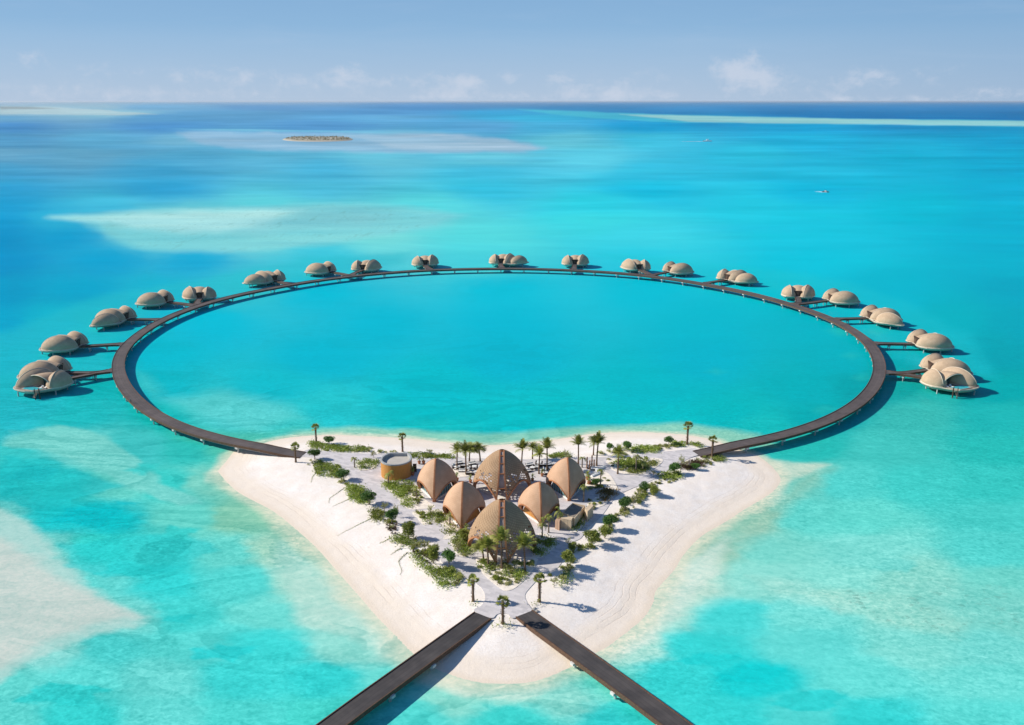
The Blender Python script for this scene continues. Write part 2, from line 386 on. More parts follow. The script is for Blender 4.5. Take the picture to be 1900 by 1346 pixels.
P = t.pos
# net of light and dark sand ripples on the bed
r1 = t.noise(t.scalev(P, (.42, .62, 1)), 1., 3, .6, .6)
r2 = t.noise(t.scalev(P, (.11, .16, 1)), 1., 5, .6, 1.2)
k = t.math('ADD', t.math('MULTIPLY', t.math('SUBTRACT', r1, .5), .42), t.math('MULTIPLY', t.math('SUBTRACT', r2, .5), .24))
# low terraces of sand: one crisp lip, one gentle slope
tv = t.add('ShaderNodeMapping', {'Vector': P, 'Rotation': (0, 0, -.45), 'Scale': (.014, .034, 1)}).outputs[0]
tf = t.math('FRACT', t.math('MULTIPLY', t.noise(tv, 1., 5, .5, 1.1), 7.)); tm = t.ramp(t.noise(t.scalev(P, (.013, .013, 1)), 1., 2), .36, .5)
lip = t.math('MULTIPLY', t.math('SUBTRACT', t.ramp(tf, .0, .06), t.ramp(tf, .05, .8)), tm)
r3 = t.noise(t.scalev(P, (.95, 1.25, 1)), 1., 2, .5, .8); cells = t.ramp(t.noise(t.scalev(P, (.016, .02, 1)), 1., 2), .4, .6, .25, 1)
k = t.math('ADD', k, t.math('MULTIPLY', t.math('MULTIPLY', lip, t.ramp(t.add('ShaderNodeSeparateXYZ', {0: P}).outputs[0], -10, 60, -.15, -.05)), 1.))
k = t.math('ADD', k, t.math('MULTIPLY', t.math('MULTIPLY', t.math('SUBTRACT', r3, .5), .62), cells))
k = t.math('MULTIPLY_ADD', k, rp, 1.)
kk = t.add('ShaderNodeCombineXYZ', {0: t.math('POWER', k, 2.2), 1: k, 2: k}).outputs[0]
c = t.mix(1., bed, kk, 'MULTIPLY')
# sea grass tufts on the bed
g1 = t.noise(t.scalev(P, (.34, .42, 1)), 1., 5, .72)
g2 = t.noise(t.scalev(P, (.012, .02, 1)), 1., 3, .6)
g3 = t.noise(t.scalev(P, (.11, .028, 1)), 1., 5, .7); g4 = t.noise(t.scalev(P, (.004, .003, 1)), 1., 3, .6)
gm = t.math('MULTIPLY', t.math('MAXIMUM', t.math('MULTIPLY', t.ramp(g1, .55, .62), t.ramp(g2, .38, .52)), t.math('MULTIPLY', t.ramp(g3, .56, .64), .6)), gr)
# scattered reef patches and current streaks over the whole flat, sizes from tens to hundreds of metres
sp = t.math('MULTIPLY', t.math('MULTIPLY', t.ramp(t.noise(t.scalev(P, (.03, .016, 1)), 1., 6, .7), .64, .74), t.ramp(g4, .45, .65)), .35)
sf = t.math('ADD', t.math('MULTIPLY', t.math('SUBTRACT', t.noise(t.scalev(P, (.0035, .010, 1)), 1., 9, .68, .7), .5), .55), t.math('MULTIPLY', t.math('SUBTRACT', t.noise(t.scalev(P, (.0006, .0022, 1)), 1., 8, .66, .5), .5), .45))
sf = t.math('ADD', t.math('MULTIPLY', sf, t.ramp(t.add('ShaderNodeSeparateXYZ', {0: P}).outputs[1], 300, 700)), 1.)
c = t.mix(1., c, t.add('ShaderNodeCombineXYZ', {0: t.math('POWER', sf, 2.), 1: sf, 2: t.math('POWER', sf, .6)}).outputs[0], 'MULTIPLY')
c = t.mix(sp, c, (.05, .36, .42))
c = t.mix(t.math('MULTIPLY', gm, .75), c, (.10, .25, .20))
w1 = t.noise(t.scalev(P, (.5, .9, 1)), 1., 5, .6, .4)
b = t.add('ShaderNodeBump', {'Height': w1, 'Strength': .35, 'Distance': .25})
df = t.add('ShaderNodeBsdfDiffuse', {'Color': c, 'Normal': b.outputs[0]}); gl = t.add('ShaderNodeBsdfGlossy', {'Color': (1, 1, 1, 1), 'Roughness': .18, 'Normal': b.outputs[0]})
t.l.new(t.add('ShaderNodeMixShader', {0: .022, 1: df.outputs[0], 2: gl.outputs[0]}).outputs[0], t.out.inputs[0]); t.n.remove(t.p)
me.materials.append(m)
# ============================================================ ISLAND
PZ = 1.5
xs = [p[0] for p in SHORE]; ys = [p[1] for p in SHORE]
gx = np.arange(min(xs)-9, max(xs)+9, .55); gy = np.arange(min(ys)-9, max(ys)+9, .55)
GX, GY = np.meshgrid(gx, gy)
D = sdist(GX, GY, SHORE)
def smooth01(x): x = np.clip(x, 0, 1); return x*x*(3-2*x)
Dn = D+fbm(GX/14, GY/14, 3, 33)*1.8*smooth01((D-1)/5)*smooth01((22-D)/6)
Z = np.where(D < 0, .11*D, .035*np.minimum(D, 6)+(PZ-.21)*smooth01((Dn-2.)/19))
inn = smooth01((20-D)/5)*smooth01(D/2)
Z = Z+inn*(fbm(GX/7, GY/7, 4, 34)*.16+fbm(GX/1.8, GY/1.8, 3, 35)*.07)
Z = Z-.02*smooth01(1-abs(Dn-4.2)/.5)-.025*smooth01(1-abs(Dn-6.1)/.5)-.02*smooth01(1-abs(Dn-7.6)/.5)
bumpz = fbm(GX/2.2, GY/2.2, 3, 77)*.10
Z = Z+np.where(D > 20, bumpz*.5, bumpz*smooth01((D-7)/4))-smooth01((D-13)/4)*.03
keep = D > -7
ids = -np.ones(GX.shape, int); ids[keep] = np.arange(keep.sum())
a, b_, c_, d_ = ids[:-1, :-1], ids[:-1, 1:], ids[1:, 1:], ids[1:, :-1]
ok = (a >= 0) & (b_ >= 0) & (c_ >= 0) & (d_ >= 0)
q = np.stack([a[ok], b_[ok], c_[ok], d_[ok]], 1)
me = bpy.data.meshes.new('sand_island')
me.from_pydata(np.stack([GX[keep], GY[keep], Z[keep]], 1).tolist(), [], q.tolist())
me.polygons.foreach_set('use_smooth', [True]*len(me.polygons))
x_ = me.attributes.new('shore', 'FLOAT', 'POINT'); x_.data.foreach_set('value', Dn[keep])
isl = bpy.data.objects.new('sand_island', me); COL.objects.link(isl); tag(isl, kind='structure')
def gz(x, y):
    j = int(round((x-gx[0])/.55)); i = int(round((y-gy[0])/.55))
    if 0 <= i < len(gy) and 0 <= j < len(gx): return max(0., float(Z[i, j]))
    return 0.
m, t = newmat('coral_sand')
sh = t.add('ShaderNodeAttribute', attribute_name='shore').outputs['Fac']
n1 = t.noise(t.pos, .25, 6, .65); n2 = t.noise(t.pos, 2.6, 5, .7)
c = t.mix(t.ramp(n1, .3, .7), (.82, .745, .67), (.87, .82, .77))
c = t.mix(t.math('MULTIPLY', t.ramp(n2, .42, .72), .4), c, (.66, .57, .48))
n4 = t.noise(t.pos, 1.1, 6, .75); c = t.mix(t.math('MULTIPLY', t.ramp(n4, .56, .68), .35), c, (.60, .52, .44))
n5 = t.noise(t.pos, .09, 3); c = t.mix(t.math('MULTIPLY', t.ramp(n5, .45, .65), .3), c, (.84, .74, .65))
wet = t.ramp(t.math('ADD', sh, t.math('MULTIPLY', t.noise(t.pos, .3, 4), 2.4)), 1.6, 3.6, 1, 0)
c = t.mix(t.math('MULTIPLY', wet, .8), c, (.70, .60, .48))
bei = t.ramp(t.math('ADD', sh, t.math('MULTIPLY', t.noise(t.pos, .2, 4), 4)), 6.5, 11.5, 1, 0)
c = t.mix(t.math('MULTIPLY', bei, .62), c, (.77, .66, .53))
# beach rake and tide lines follow the shore
wob = t.math('ADD', sh, t.math('MULTIPLY', t.noise(t.pos, .15, 4, .6), 1.6))
ln = t.math('MULTIPLY', t.ramp(t.math('SINE', t.math('MULTIPLY', wob, 4.2)), .72, 1.), t.math('MULTIPLY', t.ramp(sh, 3., 4.), t.ramp(sh, 9.5, 8.)))
ln = t.math('MULTIPLY', ln, t.ramp(t.noise(t.pos, .12, 3), .4, .62))
c = t.mix(t.math('MULTIPLY', ln, .32), c, (.60, .50, .41))
t.l.new(c, t.p.inputs['Base Color']); t.p.inputs['Roughness'].default_value = .95; t.p.inputs['Specular IOR Level'].default_value = .1
bh = t.math('ADD', t.noise(t.pos, 1.8, 6, .7), t.math('MULTIPLY', ln, -.3))
bb = t.add('ShaderNodeBump', {'Height': bh, 'Strength': .45, 'Distance': .15}); t.l.new(bb.outputs[0], t.p.inputs['Normal'])
me.materials.append(m); M_SAND = m

# paved paths
m, t = newmat('stone_paving')
br = t.add('ShaderNodeTexBrick', {'Vector': t.add('ShaderNodeMapping', {'Vector': t.pos, 'Rotation': (0, 0, .5)}).outputs[0], 'Color1': (.62, .58, .575, 1), 'Color2': (.44, .415, .42, 1), 'Mortar': (.55, .52, .5, 1),
    'Scale': 1., 'Mortar Size': .02, 'Brick Width': 1.6, 'Row Height': .8, 'Bias': -.1})
n = t.noise(t.pos, .35, 5, .6); n3 = t.noise(t.pos, 3., 4, .6)
c = t.mix(t.math('MULTIPLY', t.ramp(n, .35, .75), .55), br.outputs[0], (.66, .62, .61))
c = t.mix(t.math('MULTIPLY', t.ramp(n3, .5, .8), .3), c, (.78, .73, .68))
t.l.new(c, t.p.inputs['Base Color']); t.p.inputs['Roughness'].default_value = .85
M_PAVE = m
def sheet(name, pxpoly, z, mat, dense=True, label=None):
    P = [at(x, y, z) for x, y in pxpoly]
    if dense: P = catmull(P, 3, True)
    tris = tessellate_polygon([[Vector((p.x, p.y, 0)) for p in P]])
    b = MB(); b.v = [(p.x, p.y, z) for p in P]; b.f = [tuple(t) for t in tris]
    # a paved sheet has thickness: skirt down into the sand
    n = len(P); b.v += [(p.x, p.y, z-.25) for p in P]; b.f += [(i, (i+1) % n, n+(i+1) % n, n+i) for i in range(n)]
    o = b.build(name, mat); 
    if o.data.polygons[0].normal.z < 0: o.data.flip_normals()
    return tag(o, label, kind='structure')
PATH = [(879,1133),(911,1147),(922,1140),(933,1138),(943,1140),(952,1147),(986,1135),(978,1118),(974,1104),(984,1090),(1000,1073),(1012,1063),(1032,1056),(1044,1040),(1056,1010),(1078,999),(1090,980),
 (1116,958),(1141,924),(1165,910),(1189,900),(1222,885),(1257,862),(1285,848),(1300,842),(1290,832),(1266,835),(1247,837),(1222,839),(1169,846),(1121,848),(1060,850),(1000,852),(950,852),(900,851),
 (850,850),(800,850),(765,846),(740,842),(703,842),(658,841),(610,838),(572,834),(556,846),(575,849),(592,856),(617,862),(642,880),(655,897),(676,912),(690,925),(701,940),(716,955),(740,972),(752,985),(770,995),(792,1003),
 (812,1014),(818,1042),(838,1053),(854,1063),(870,1075),(884,1083),(896,1095),(900,1110),(893,1124)]
sheet('path', PATH, PZ+.06, M_PAVE)
M_BED = simple('bed_sand', (.80, .72, .62), .95, .12, .8, .3, 4.)
BEDS = [
 [(709,898),(722,896),(740,895),(765,894),(775,903),(785,916),(790,928),(808,940),(790,944),(757,944),(735,921),(716,906)],
 [(765,950),(793,947),(820,946),(832,960),(842,972),(835,978),(812,971),(787,974),(775,962)],
 [(824,973),(844,972),(852,988),(840,998),(822,1000),(830,986)],
 [(838,1000),(852,988),(872,985),(874,1010),(880,1024),(871,1032),(852,1031),(838,1012)],
 [(884,1040),(896,1034),(990,1034),(994,1048),(985,1062),(964,1085),(945,1096),(929,1092),(896,1064)],
 [(992,996),(1010,990),(1029,1003),(1031,1012),(1012,1030),(988,1034)],
 [(1128,851),(1181,849),(1215,850),(1230,853),(1222,864),(1191,881),(1169,881),(1136,871)],
 [(1085,902),(1100,880),(1122,876),(1134,884),(1146,905),(1146,914),(1133,926),(1120,938),(1100,942),(1090,935),(1108,920),(1112,905)],
 [(1062,968),(1071,957),(1088,944),(1098,952),(1090,966),(1070,987),(1058,985)],
 [(663,857),(688,852),(704,857),(691,870),(668,872)],
 [(838,872),(856,868),(880,878),(870,884),(846,884)],
]
for k, bp in enumerate(BEDS): sheet('planting_bed', bp, PZ+.10+.007*k, M_BED)
# haul roads' end of the footbridges is carried by the plateau (height PZ)
# ============================================================ BOARDWALK AND FOOTBRIDGES
DZ = 2.6
M_DECK, t = newmat('dark_decking')
uvn = t.add('ShaderNodeUVMap').outputs[0]
sx = t.add('ShaderNodeSeparateXYZ', {0: uvn})
plank = t.math('FLOOR', t.math('MULTIPLY', sx.outputs[1], 1.15))
wn = t.add('ShaderNodeTexWhiteNoise', {'W': plank}, noise_dimensions='1D').outputs['Value']
gap = t.ramp(t.math('ABSOLUTE', t.math('SUBTRACT', t.math('FRACT', t.math('MULTIPLY', sx.outputs[1], 1.15)), .5)), .42, .48)
seam = t.ramp(t.math('FRACT', t.math('MULTIPLY', sx.outputs[0], .25)), .0, .04, 1, 0)
n = t.noise(t.pos, .22, 5, .6); n2 = t.noise(t.scalev(uvn, (.4, 6, 1)), 1., 4)
c = t.mix(t.ramp(n, .3, .7), (.085, .070, .066), (.130, .106, .098))
v = t.math('MULTIPLY_ADD', wn, .22, .89); v = t.math('MULTIPLY', v, t.math('MULTIPLY_ADD', n2, .5, .75))
v = t.math('MULTIPLY', v, t.math('MULTIPLY_ADD', gap, -.28, 1.)); v = t.math('MULTIPLY', v, t.math('MULTIPLY_ADD', seam, -.12, 1.))
c = t.mix(1., c, t.add('ShaderNodeCombineXYZ', {0: v, 1: v, 2: v}).outputs[0], 'MULTIPLY')
t.l.new(c, t.p.inputs['Base Color']); t.p.inputs['Roughness'].default_value = .7; t.p.inputs['Specular IOR Level'].default_value = .3
M_DECK2 = M_DECK.copy(); M_DECK2.name = 'charcoal_decking'
for n_ in M_DECK2.node_tree.nodes:
    if n_.type == 'MIX' and n_.blend_type == 'MIX': n_.inputs[6].default_value = (.052, .047, .046, 1); n_.inputs[7].default_value = (.085, .075, .071, 1)
M_FASCIA = simple('brown_timber_edge', (.11, .062, .038), .7, .3, 3.)
M_BEAM = simple('pale_concrete', (.62, .61, .58), .8, .12, 2.)
M_PILE = simple('grey_pile', (.40, .41, .40), .8, .2, 2.)

def deck_ribbon(pts, hw, z0, z1):
    """deck slab with UVs running along the walk"""
    b = MB(); b.ribbon(pts, hw, z0, z1); b.uv = []
    s = 0
    for i, p in enumerate(pts):
        if i: s += (Vector(p[:2])-Vector(pts[i-1][:2])).length
        w = hw[i] if isinstance(hw, (list, tuple)) else hw
        b.uv += [(s, w), (s, -w), (s, -w-.3), (s, w+.3)]
    return b
def resample(pts, step):
    P = [Vector(p[:2]) for p in pts]; L = [0]
    for i in range(1, len(P)): L.append(L[-1]+(P[i]-P[i-1]).length)
    n = max(2, int(L[-1]/step)); out = []
    j = 0
    for k in range(n+1):
        d = L[-1]*k/n
        while j < len(P)-2 and L[j+1] < d: j += 1
        out.append(P[j].lerp(P[j+1], (d-L[j])/max(1e-6, L[j+1]-L[j])))
    return out, L[-1]
def pier(parent, p, d, w, z_top, drop=3.2, mat_cap=None):
    """one bent: cross-head on two piles"""
    n = Vector((-d.y, d.x)); ang = math.atan2(n.y, n.x)
    b = MB(); b.box((p.x, p.y, z_top-.28), (w, .9, .5), ang)
    o = b.build('pier_cap', mat_cap or M_BEAM, parent)
    for s in (-1, 1):
        b = MB(); q = p+n*s*w*.32; b.tube([(q.x, q.y, z_top-.5), (q.x, q.y, -1.)], .26, 8); b.build('pile', M_PILE, o)
def walkway(root, pts, hw, z, piers=True, name='deck', step=15., zlist=None, caps_ext=.3, phase=.5, skip=0.):
    """deck + timber edge on both sides + beam below; pts world xy"""
    n = len(pts)
    zt = zlist or [z]*n
    H_ = hw if isinstance(hw, list) else [hw]*n
    deck_ribbon(pts, [h-.12 for h in H_], [k-.22 for k in zt], zt).build(name, M_DECK, root)
    for s in (-1, 1):
        b = MB(); b.ribbon(pts, [((h-.12, h+.06) if s > 0 else (-h-.06, -h+.12)) for h in H_], [k-.58 for k in zt], [k+.14 for k in zt])
        b.build('edge_beam', M_FASCIA, root)
        b = MB(); b.ribbon(pts, [((h-.75, h-.35) if s > 0 else (-h+.35, -h+.75)) for h in H_], [k-.86 for k in zt], [k-.23 for k in zt])
        b.build('girder', M_BEAM, root)
    if piers:
        R_, L = resample(pts, 1.); m = int((L-skip)/step)
        for k in range(m):
            i = min(len(R_)-2, max(1, int((skip/2+(k+phase)*step)/L*(len(R_)-1))))
            p = R_[i]
            if gz(p.x, p.y) > .9: continue
            d = (R_[i+1]-R_[i-1]).normalized()
            w0 = 2*(H_[min(n-1, int(i/len(R_)*n))])+caps_ext
            pier(root, p, d, w0, z-.6)

RING_PX = [(563,838),(540,837),(510,833.5),(480,829),(450,823.5),(420,817.5),(360,801),(322,787),(290,770.5),(258,746),(238,723),(224,698),(219,683),(222,663),(236,640),(261,619),(300,595),(340,577),(375,565.5),(430,550),(500,536),(560,525),(625,515.5),(700,508),(780,502),(860,499.5),(935,498.5),(1020,500),(1100,503.5),(1170,508.5),(1240,516.5),(1320,530),(1400,546.5),(1465,565),(1520,583),(1570,606),(1598,624),(1620,648),(1631,672),(1631,690),(1623,712),(1606,735),(1575,760),(1530,782),(1490,797),(1440,811),(1400,818.5),(1350,827),(1315,833),(1294,837)]
rp = [at(x, y, DZ) for x, y in RING_PX]
ctr = Vector((-5.7, 386.)); 
# smooth as r(theta)
th_ = np.array([math.atan2(p.y-ctr.y, p.x-ctr.x) for p in rp]); rr = np.array([(p.xy-ctr).length for p in rp])
th_ = np.where(th_ > -PI/2, th_, th_+2*PI)     # left end starts near -2.3 -> +4.0 ; go down to right end
th_ = np.where(th_ < -PI/2, th_+2*PI, th_)
o_ = np.argsort(-th_); th_, rr = th_[o_], rr[o_]
tt = np.linspace(th_[0], th_[-1], 260)
sig = .10
Wt = np.exp(-((tt[:, None]-th_[None])/sig)**2/2)
# local linear regression keeps the two ends from curling
RR = []
for k in range(len(tt)):
    w = Wt[k]; dx = th_-tt[k]; A = np.stack([np.ones_like(dx), dx], 1)
    cf = np.linalg.lstsq(A*w[:, None]**.5, rr*w**.5, rcond=None)[0]; RR.append(cf[0])
RING = [Vector((ctr.x+RR[k]*math.cos(tt[k]), ctr.y+RR[k]*math.sin(tt[k]))) for k in range(len(tt))]
RHW = 2.25
board = empty('ring_boardwalk', (0, 0, 0))
tag(board, 'long circular dark timber boardwalk ringing the lagoon on pale piers', 'boardwalk')
nR = len(RING)
def endz(i):
    d = min((RING[i]-RING[0]).length, (RING[i]-RING[-1]).length); return PZ+.10+(DZ-PZ-.10)*min(1, d/14)
walkway(board, RING, RHW, DZ, True, 'deck', 14.2, zlist=[endz(i) for i in range(nR)])

def ringnear(p):
    return min(RING, key=lambda q: (q-p).length)
# ---- villas: entry pixel, facing (pixel of a second point or world vector), side of the large pod, kind, spur way points
# (spur pixels from the ring), label
V = [
 ((111,705), (-.38,-.92), -1, 'A', [(178,692)], 'nearest left villa, its arched mouth open over a small plunge pool'),
 ((117,691), (-1,.02), 1, 'A', [(178,692)], 'villa just behind the nearest left one, sharing its forked walkway'),
 ((149,642), (-1,.06), 1, 'A', [], 'third villa up the left side, with a long shaded shell and its own walkway'),
 ((238,592), (-.97,.22), 1, 'B', [], 'left villa with three shells, the foremost like a leaf'),
 ((311,560), (-.98,.14), 1, 'A', [(352,565)], 'left villa whose walkway forks off beside a twin-shell neighbour'),
 ((371,554), (-.32,.95), 1, 'A', [(364,563)], 'left villa straight above the fork, seen from its entrance side'),
 ((512,521), (-.75,.66), 1, 'B', [], 'three-shell villa alone on the upper left of the ring'),
 ((613,504), (-.93,.37), 1, 'A', [(645,510)], 'left one of the pair of villas on the upper left fork'),
 ((672,501), (.22,.97), -1, 'A', [(652,509)], 'right one of the pair of villas on the upper left fork'),
 ((789,492), (-.12,.99), -1, 'A', [], 'lone twin-shell villa left of the far middle of the ring'),
 ((929,489), (.18,.98), -1, 'B', [], 'three-shell villa at the far middle of the ring'),
 ((1066,491), (.12,.99), -1, 'A', [], 'lone twin-shell villa right of the far middle of the ring'),
 ((1187,500), (-.22,.97), 1, 'A', [(1206,509)], 'left one of the pair of villas on the upper right fork'),
 ((1240,504), (.93,.37), -1, 'A', [(1212,510)], 'right one of the pair of villas on the upper right fork'),
 ((1347,519), (.75,.66), -1, 'B', [], 'three-shell villa alone on the upper right of the ring'),
 ((1480,551), (.30,.95), -1, 'A', [(1483,562)], 'right-hand villa straight above the fork, seen from its entrance side'),
 ((1537,557), (.98,.10), -1, 'A', [(1495,563)], 'right-hand villa whose walkway forks off beside a twin-shell neighbour'),
 ((1610,590), (.97,.18), -1, 'B', [], 'right-hand villa with three shells and mooring posts'),
 ((1696,638), (1,.05), -1, 'A', [], 'right-hand villa alone on a straight walkway'),
 ((1722,686), (1,.02), -1, 'A', [(1672,693)], 'villa just behind the nearest right one, sharing its forked walkway'),
 ((1733,703), (.38,-.92), 1, 'A', [(1672,693)], 'nearest right villa, its dark arched mouth beside a bright plunge pool'),
]
for k, (e, f, side, kind, way, lab) in enumerate(V):
    E = at(e[0], e[1], DZ).xy; F = Vector(f).normalized()
    wp = [at(x, y, DZ).xy for x, y in way]
    first = wp[0] if wp else E
    r0 = ringnear(first if wp else E-F*3)
    # start inside the ring deck edge
    out = (r0-ctr).normalized(); start = r0+out*(RHW-.5)
    L_ = (E-start).length
    c1, c2 = (wp[0], wp[0]) if wp else (start+out*L_*.35, E-(F*.5+(E-start).normalized()*.5)*L_*.3)
    cur = [start*(1-q)**3+c1*3*q*(1-q)**2+c2*3*q*q*(1-q)+E*q**3 for q in np.linspace(0, 1, 22)]
    n_ = len(cur); dist = [0]
    for i in range(1, n_): dist.append(dist[-1]+(cur[i]-cur[i-1]).length)
    hwl = [1.25+2.4*math.exp(-d/1.9) for d in dist]
    zz = DZ+.006*(1+(k % 3))
    br = empty('branch_walkway'); br.parent = board
    sub = walkway
    nL = len(cur)
    deck_ribbon(cur, [h-.1 for h in hwl], zz-.2, zz).build('deck', M_DECK, br)
    for s in (-1, 1):
        cut = [i for i in range(nL) if dist[i] > 1.2]
        if len(cut) < 2: continue
        c2 = [cur[i] for i in cut]; h2 = [hwl[i] for i in cut]
        b = MB(); b.ribbon(c2, [((h-.1, h+.1) if s > 0 else (-h-.1, -h+.1)) for h in h2], zz-.55, zz+.12); b.build('edge_beam', M_FASCIA, br)
    b = MB(); b.ribbon(cur, [h*.55 for h in hwl], zz-.85, zz-.205); b.build('girder', M_BEAM, br)
    L = dist[-1]; b = MB(); bp = MB()
    for q in range(1, int(L/6.5)+1):
        i = min(nL-2, max(1, next((i for i in range(nL) if dist[i] >= q*6.5), nL-2))); d = (cur[i+1]-cur[i-1]).normalized(); nn = Vector((-d.y, d.x))
        b.box((cur[i].x, cur[i].y, zz-1.05), (3.0, .6, .4), math.atan2(nn.y, nn.x))
        for s in (-1, 1): bp.tube([(cur[i].x+nn.x*s, cur[i].y+nn.y*s, zz-1.2), (cur[i].x+nn.x*s, cur[i].y+nn.y*s, -1)], .18, 6)
    if b.v: b.build('pier_cap', M_BEAM, br); bp.build('piles', M_PILE, br)

# footbridges to the camera side
def footbridge(edge_px, far_px, label):
    a = [at(x, y, PZ+.10) for x, y in edge_px]; c = [at(x, y, DZ+.35) for x, y in far_px]
    p0 = (a[0].xy+a[1].xy)/2; p1 = (c[0].xy+c[1].xy)/2; d = (p1-p0).normalized()
    w = 2.05
    P = [p0+d*s for s in np.linspace(0, 75, 26)]
    zl = [PZ+.10+(DZ-.5-PZ)*min(1, s/34) for s in np.linspace(0, 75, 26)]
    r = empty('footbridge'); tag(r, label, 'footbridge', 'footbridges leading off the island point')
    deck_ribbon(P, w-.12, [k-.25 for k in zl], zl).build('deck', M_DECK2, r)
    for s in (-1, 1):
        b = MB(); b.ribbon(P, [(w-.12, w+.07) if s > 0 else (-w-.07, -w+.12)]*len(P), [k-.75 for k in zl], [k+.14 for k in zl]); b.build('edge_beam', M_FASCIA, r)
        b = MB(); b.ribbon(P, [(w-.8, w-.4) if s > 0 else (-w+.4, -w+.8)]*len(P), [k-1.0 for k in zl], [k-.26 for k in zl]); b.build('girder', M_BEAM, r)
    for s in (18, 29, 40, 51, 62):
        p = p0+d*s; pier(r, p, d, 2*w+.9, PZ-.45+(DZ-.5-PZ)*min(1, s/34))
    return r
footbridge([(881,1137),(911,1147)], [(570,1346),(640,1346)], 'dark footbridge leaving the island point towards the lower left')
footbridge([(957,1144),(988,1134)], [(1228,1346),(1306,1346)], 'dark footbridge with brown edge leaving the point towards the lower right')

# ============================================================ OVERWATER VILLAS
def shellmat(name, c0, c1, stripe):
    m, t = newmat(name)
    s = t.add('ShaderNodeSeparateXYZ', {0: t.obj})
    n = t.noise(t.obj, .5, 5, .6); fine = t.noise(t.scalev(t.obj, (1, 1, 14)), 1.6, 3, .6)
    c = t.mix(t.ramp(n, .3, .7), c0, c1)
    k = t.math('MULTIPLY_ADD', fine, .34, .83)
    course = t.math('MULTIPLY_ADD', t.ramp(t.math('ABSOLUTE', t.math('SUBTRACT', t.math('FRACT', t.math('MULTIPLY', s.outputs[2], stripe)), .5)), .34, .5), -.07, 1.)
    k = t.math('MULTIPLY', k, course)
    c = t.mix(1., c, t.add('ShaderNodeCombineXYZ', {0: k, 1: k, 2: k}).outputs[0], 'MULTIPLY')
    t.l.new(c, t.p.inputs['Base Color']); t.p.inputs['Roughness'].default_value = .8; t.p.inputs['Specular IOR Level'].default_value = .2
    b = t.add('ShaderNodeBump', {'Height': t.noise(t.obj, 3., 4), 'Strength': .3, 'Distance': .06}); t.l.new(b.outputs[0], t.p.inputs['Normal'])
    return m
M_POD = shellmat('shingled_shell', (.43, .315, .21), (.52, .385, .26), 3.)
M_RIDGE = simple('pale_ridge', (.74, .64, .50), .5, .08, 2.)
M_HULL = simple('cream_hull', (.50, .44, .34), .45, .1, 1.)
M_TERR = simple('weathered_deck', (.30, .24, .19), .7, .25, 2., streak=(8, 1, 1))
M_DARK = simple('dark_brown_wall', (.055, .030, .02), .6, .3, 3.)
M_GLASSD = simple('tinted_glass', (.03, .07, .07), .08, .2, .6, spec=.9)
M_POOL = simple('pool_water', (.05, .45, .52), .08, .15, 1.2, bump=.3, bscale=2., spec=.6)
M_WHITE = simple('white_cushion', (.78, .77, .74), .8, .06, 2.)
M_WOOD = simple('warm_wood', (.34, .17, .07), .6, .25, 2., streak=(6, 6, 1))
M_DWOOD = simple('dark_wood', (.10, .06, .04), .6, .3, 2.)

def pod_mesh(L, Wd, Hh, tip=.0, n=26, m=22):
    """nut-like shell along local y with a crease from stern to bow; closed floor"""
    b = MB(); c = .60; R2 = (1+c)**2; nrm = math.sqrt(R2-c*c)
    for i in range(n+1):
        s = -1+2*i/n; ss = math.sin(s*PI/2)
        w = Wd/2*max(0.012, (1-abs(ss)**(2.0 if ss < 0 else 1.75)))**.56
        h = Hh*max(0.012, (1-abs(ss)**(2.2 if ss < 0 else 1.8)))**.55
        y = ss*L/2
        for j in range(m+1):
            tt_ = -1+2*j/m; tt_ = math.copysign(1-(1-abs(tt_))**1.5, tt_)
            z = h*math.sqrt(max(0, R2-(abs(tt_)+c)**2))/nrm
            bul = 1+.05*math.sin(min(1, z/h)*PI)
            b.v.append((tt_*w*bul, y, z))
    for i in range(n):
        for j in range(m):
            a = i*(m+1)+j; b.f.append((a, a+1, a+m+2, a+m+1))
    rid = [b.v[i*(m+1)+m//2] for i in range(n+1)]
    return b, rid
def add_pod(root, cx, cy, ang, L, Wd, Hh, z0=.12):
    b, rid = pod_mesh(L, Wd, Hh)
    o = b.build('shell', M_POD, root, True, (cx, cy, z0)); o.rotation_euler = (0, 0, ang)
    o.data.polygons.foreach_set('use_smooth', [True]*len(o.data.polygons))
    # sharp crease along the ridge: mark by duplicated normals
    try: o.data.set_sharp_from_angle(angle=math.radians(17))
    except Exception: pass
    r = MB(); r.tube([(p[0], p[1], p[2]+.03) for p in rid[2:-2]], .09, 6); r.build('ridge_strip', M_RIDGE, o)
    k = MB(); N = 28; pts = []
    for i in range(N+1):
        s = i/N*2*PI; ss = math.sin(s); cs = math.cos(s)
        w = Wd/2*max(0.0, (1-abs(ss)**(2.0 if ss < 0 else 1.75)))**.56
        pts.append((math.copysign(w, cs)*1.01, ss*L/2*1.01, .06))
    k.tube(pts, .12, 5, False); k.build('shell_rim', M_RIDGE, o)
    return o
def hull_outline(kind):
    P = [(-2.,-.2),(2.,-.2),(4.6,-.5),(8.4,2.0),(9.9,7.5),(9.7,12.6),(7.8,15.6),(3,17),(-3.2,16),(-7.0,10.6),(-9.2,7.6),(-9.2,2.6),(-6.6,-.9)]
    if kind == 'B': P = [(-2.,-.2),(2.,-.2),(6.5,-1.),(10.5,-1.2),(17.4,5.2),(19,8.8),(16.2,10.6),(10.6,11.5),(9.7,13),(7.8,15.6),(3,17),(-3.2,16),(-7.0,10.6),(-9.2,7.6),(-9.2,2.6),(-6.6,-.9)]
    return [v.xy for v in catmull([(x, y, 0) for x, y in P], 2, True)]
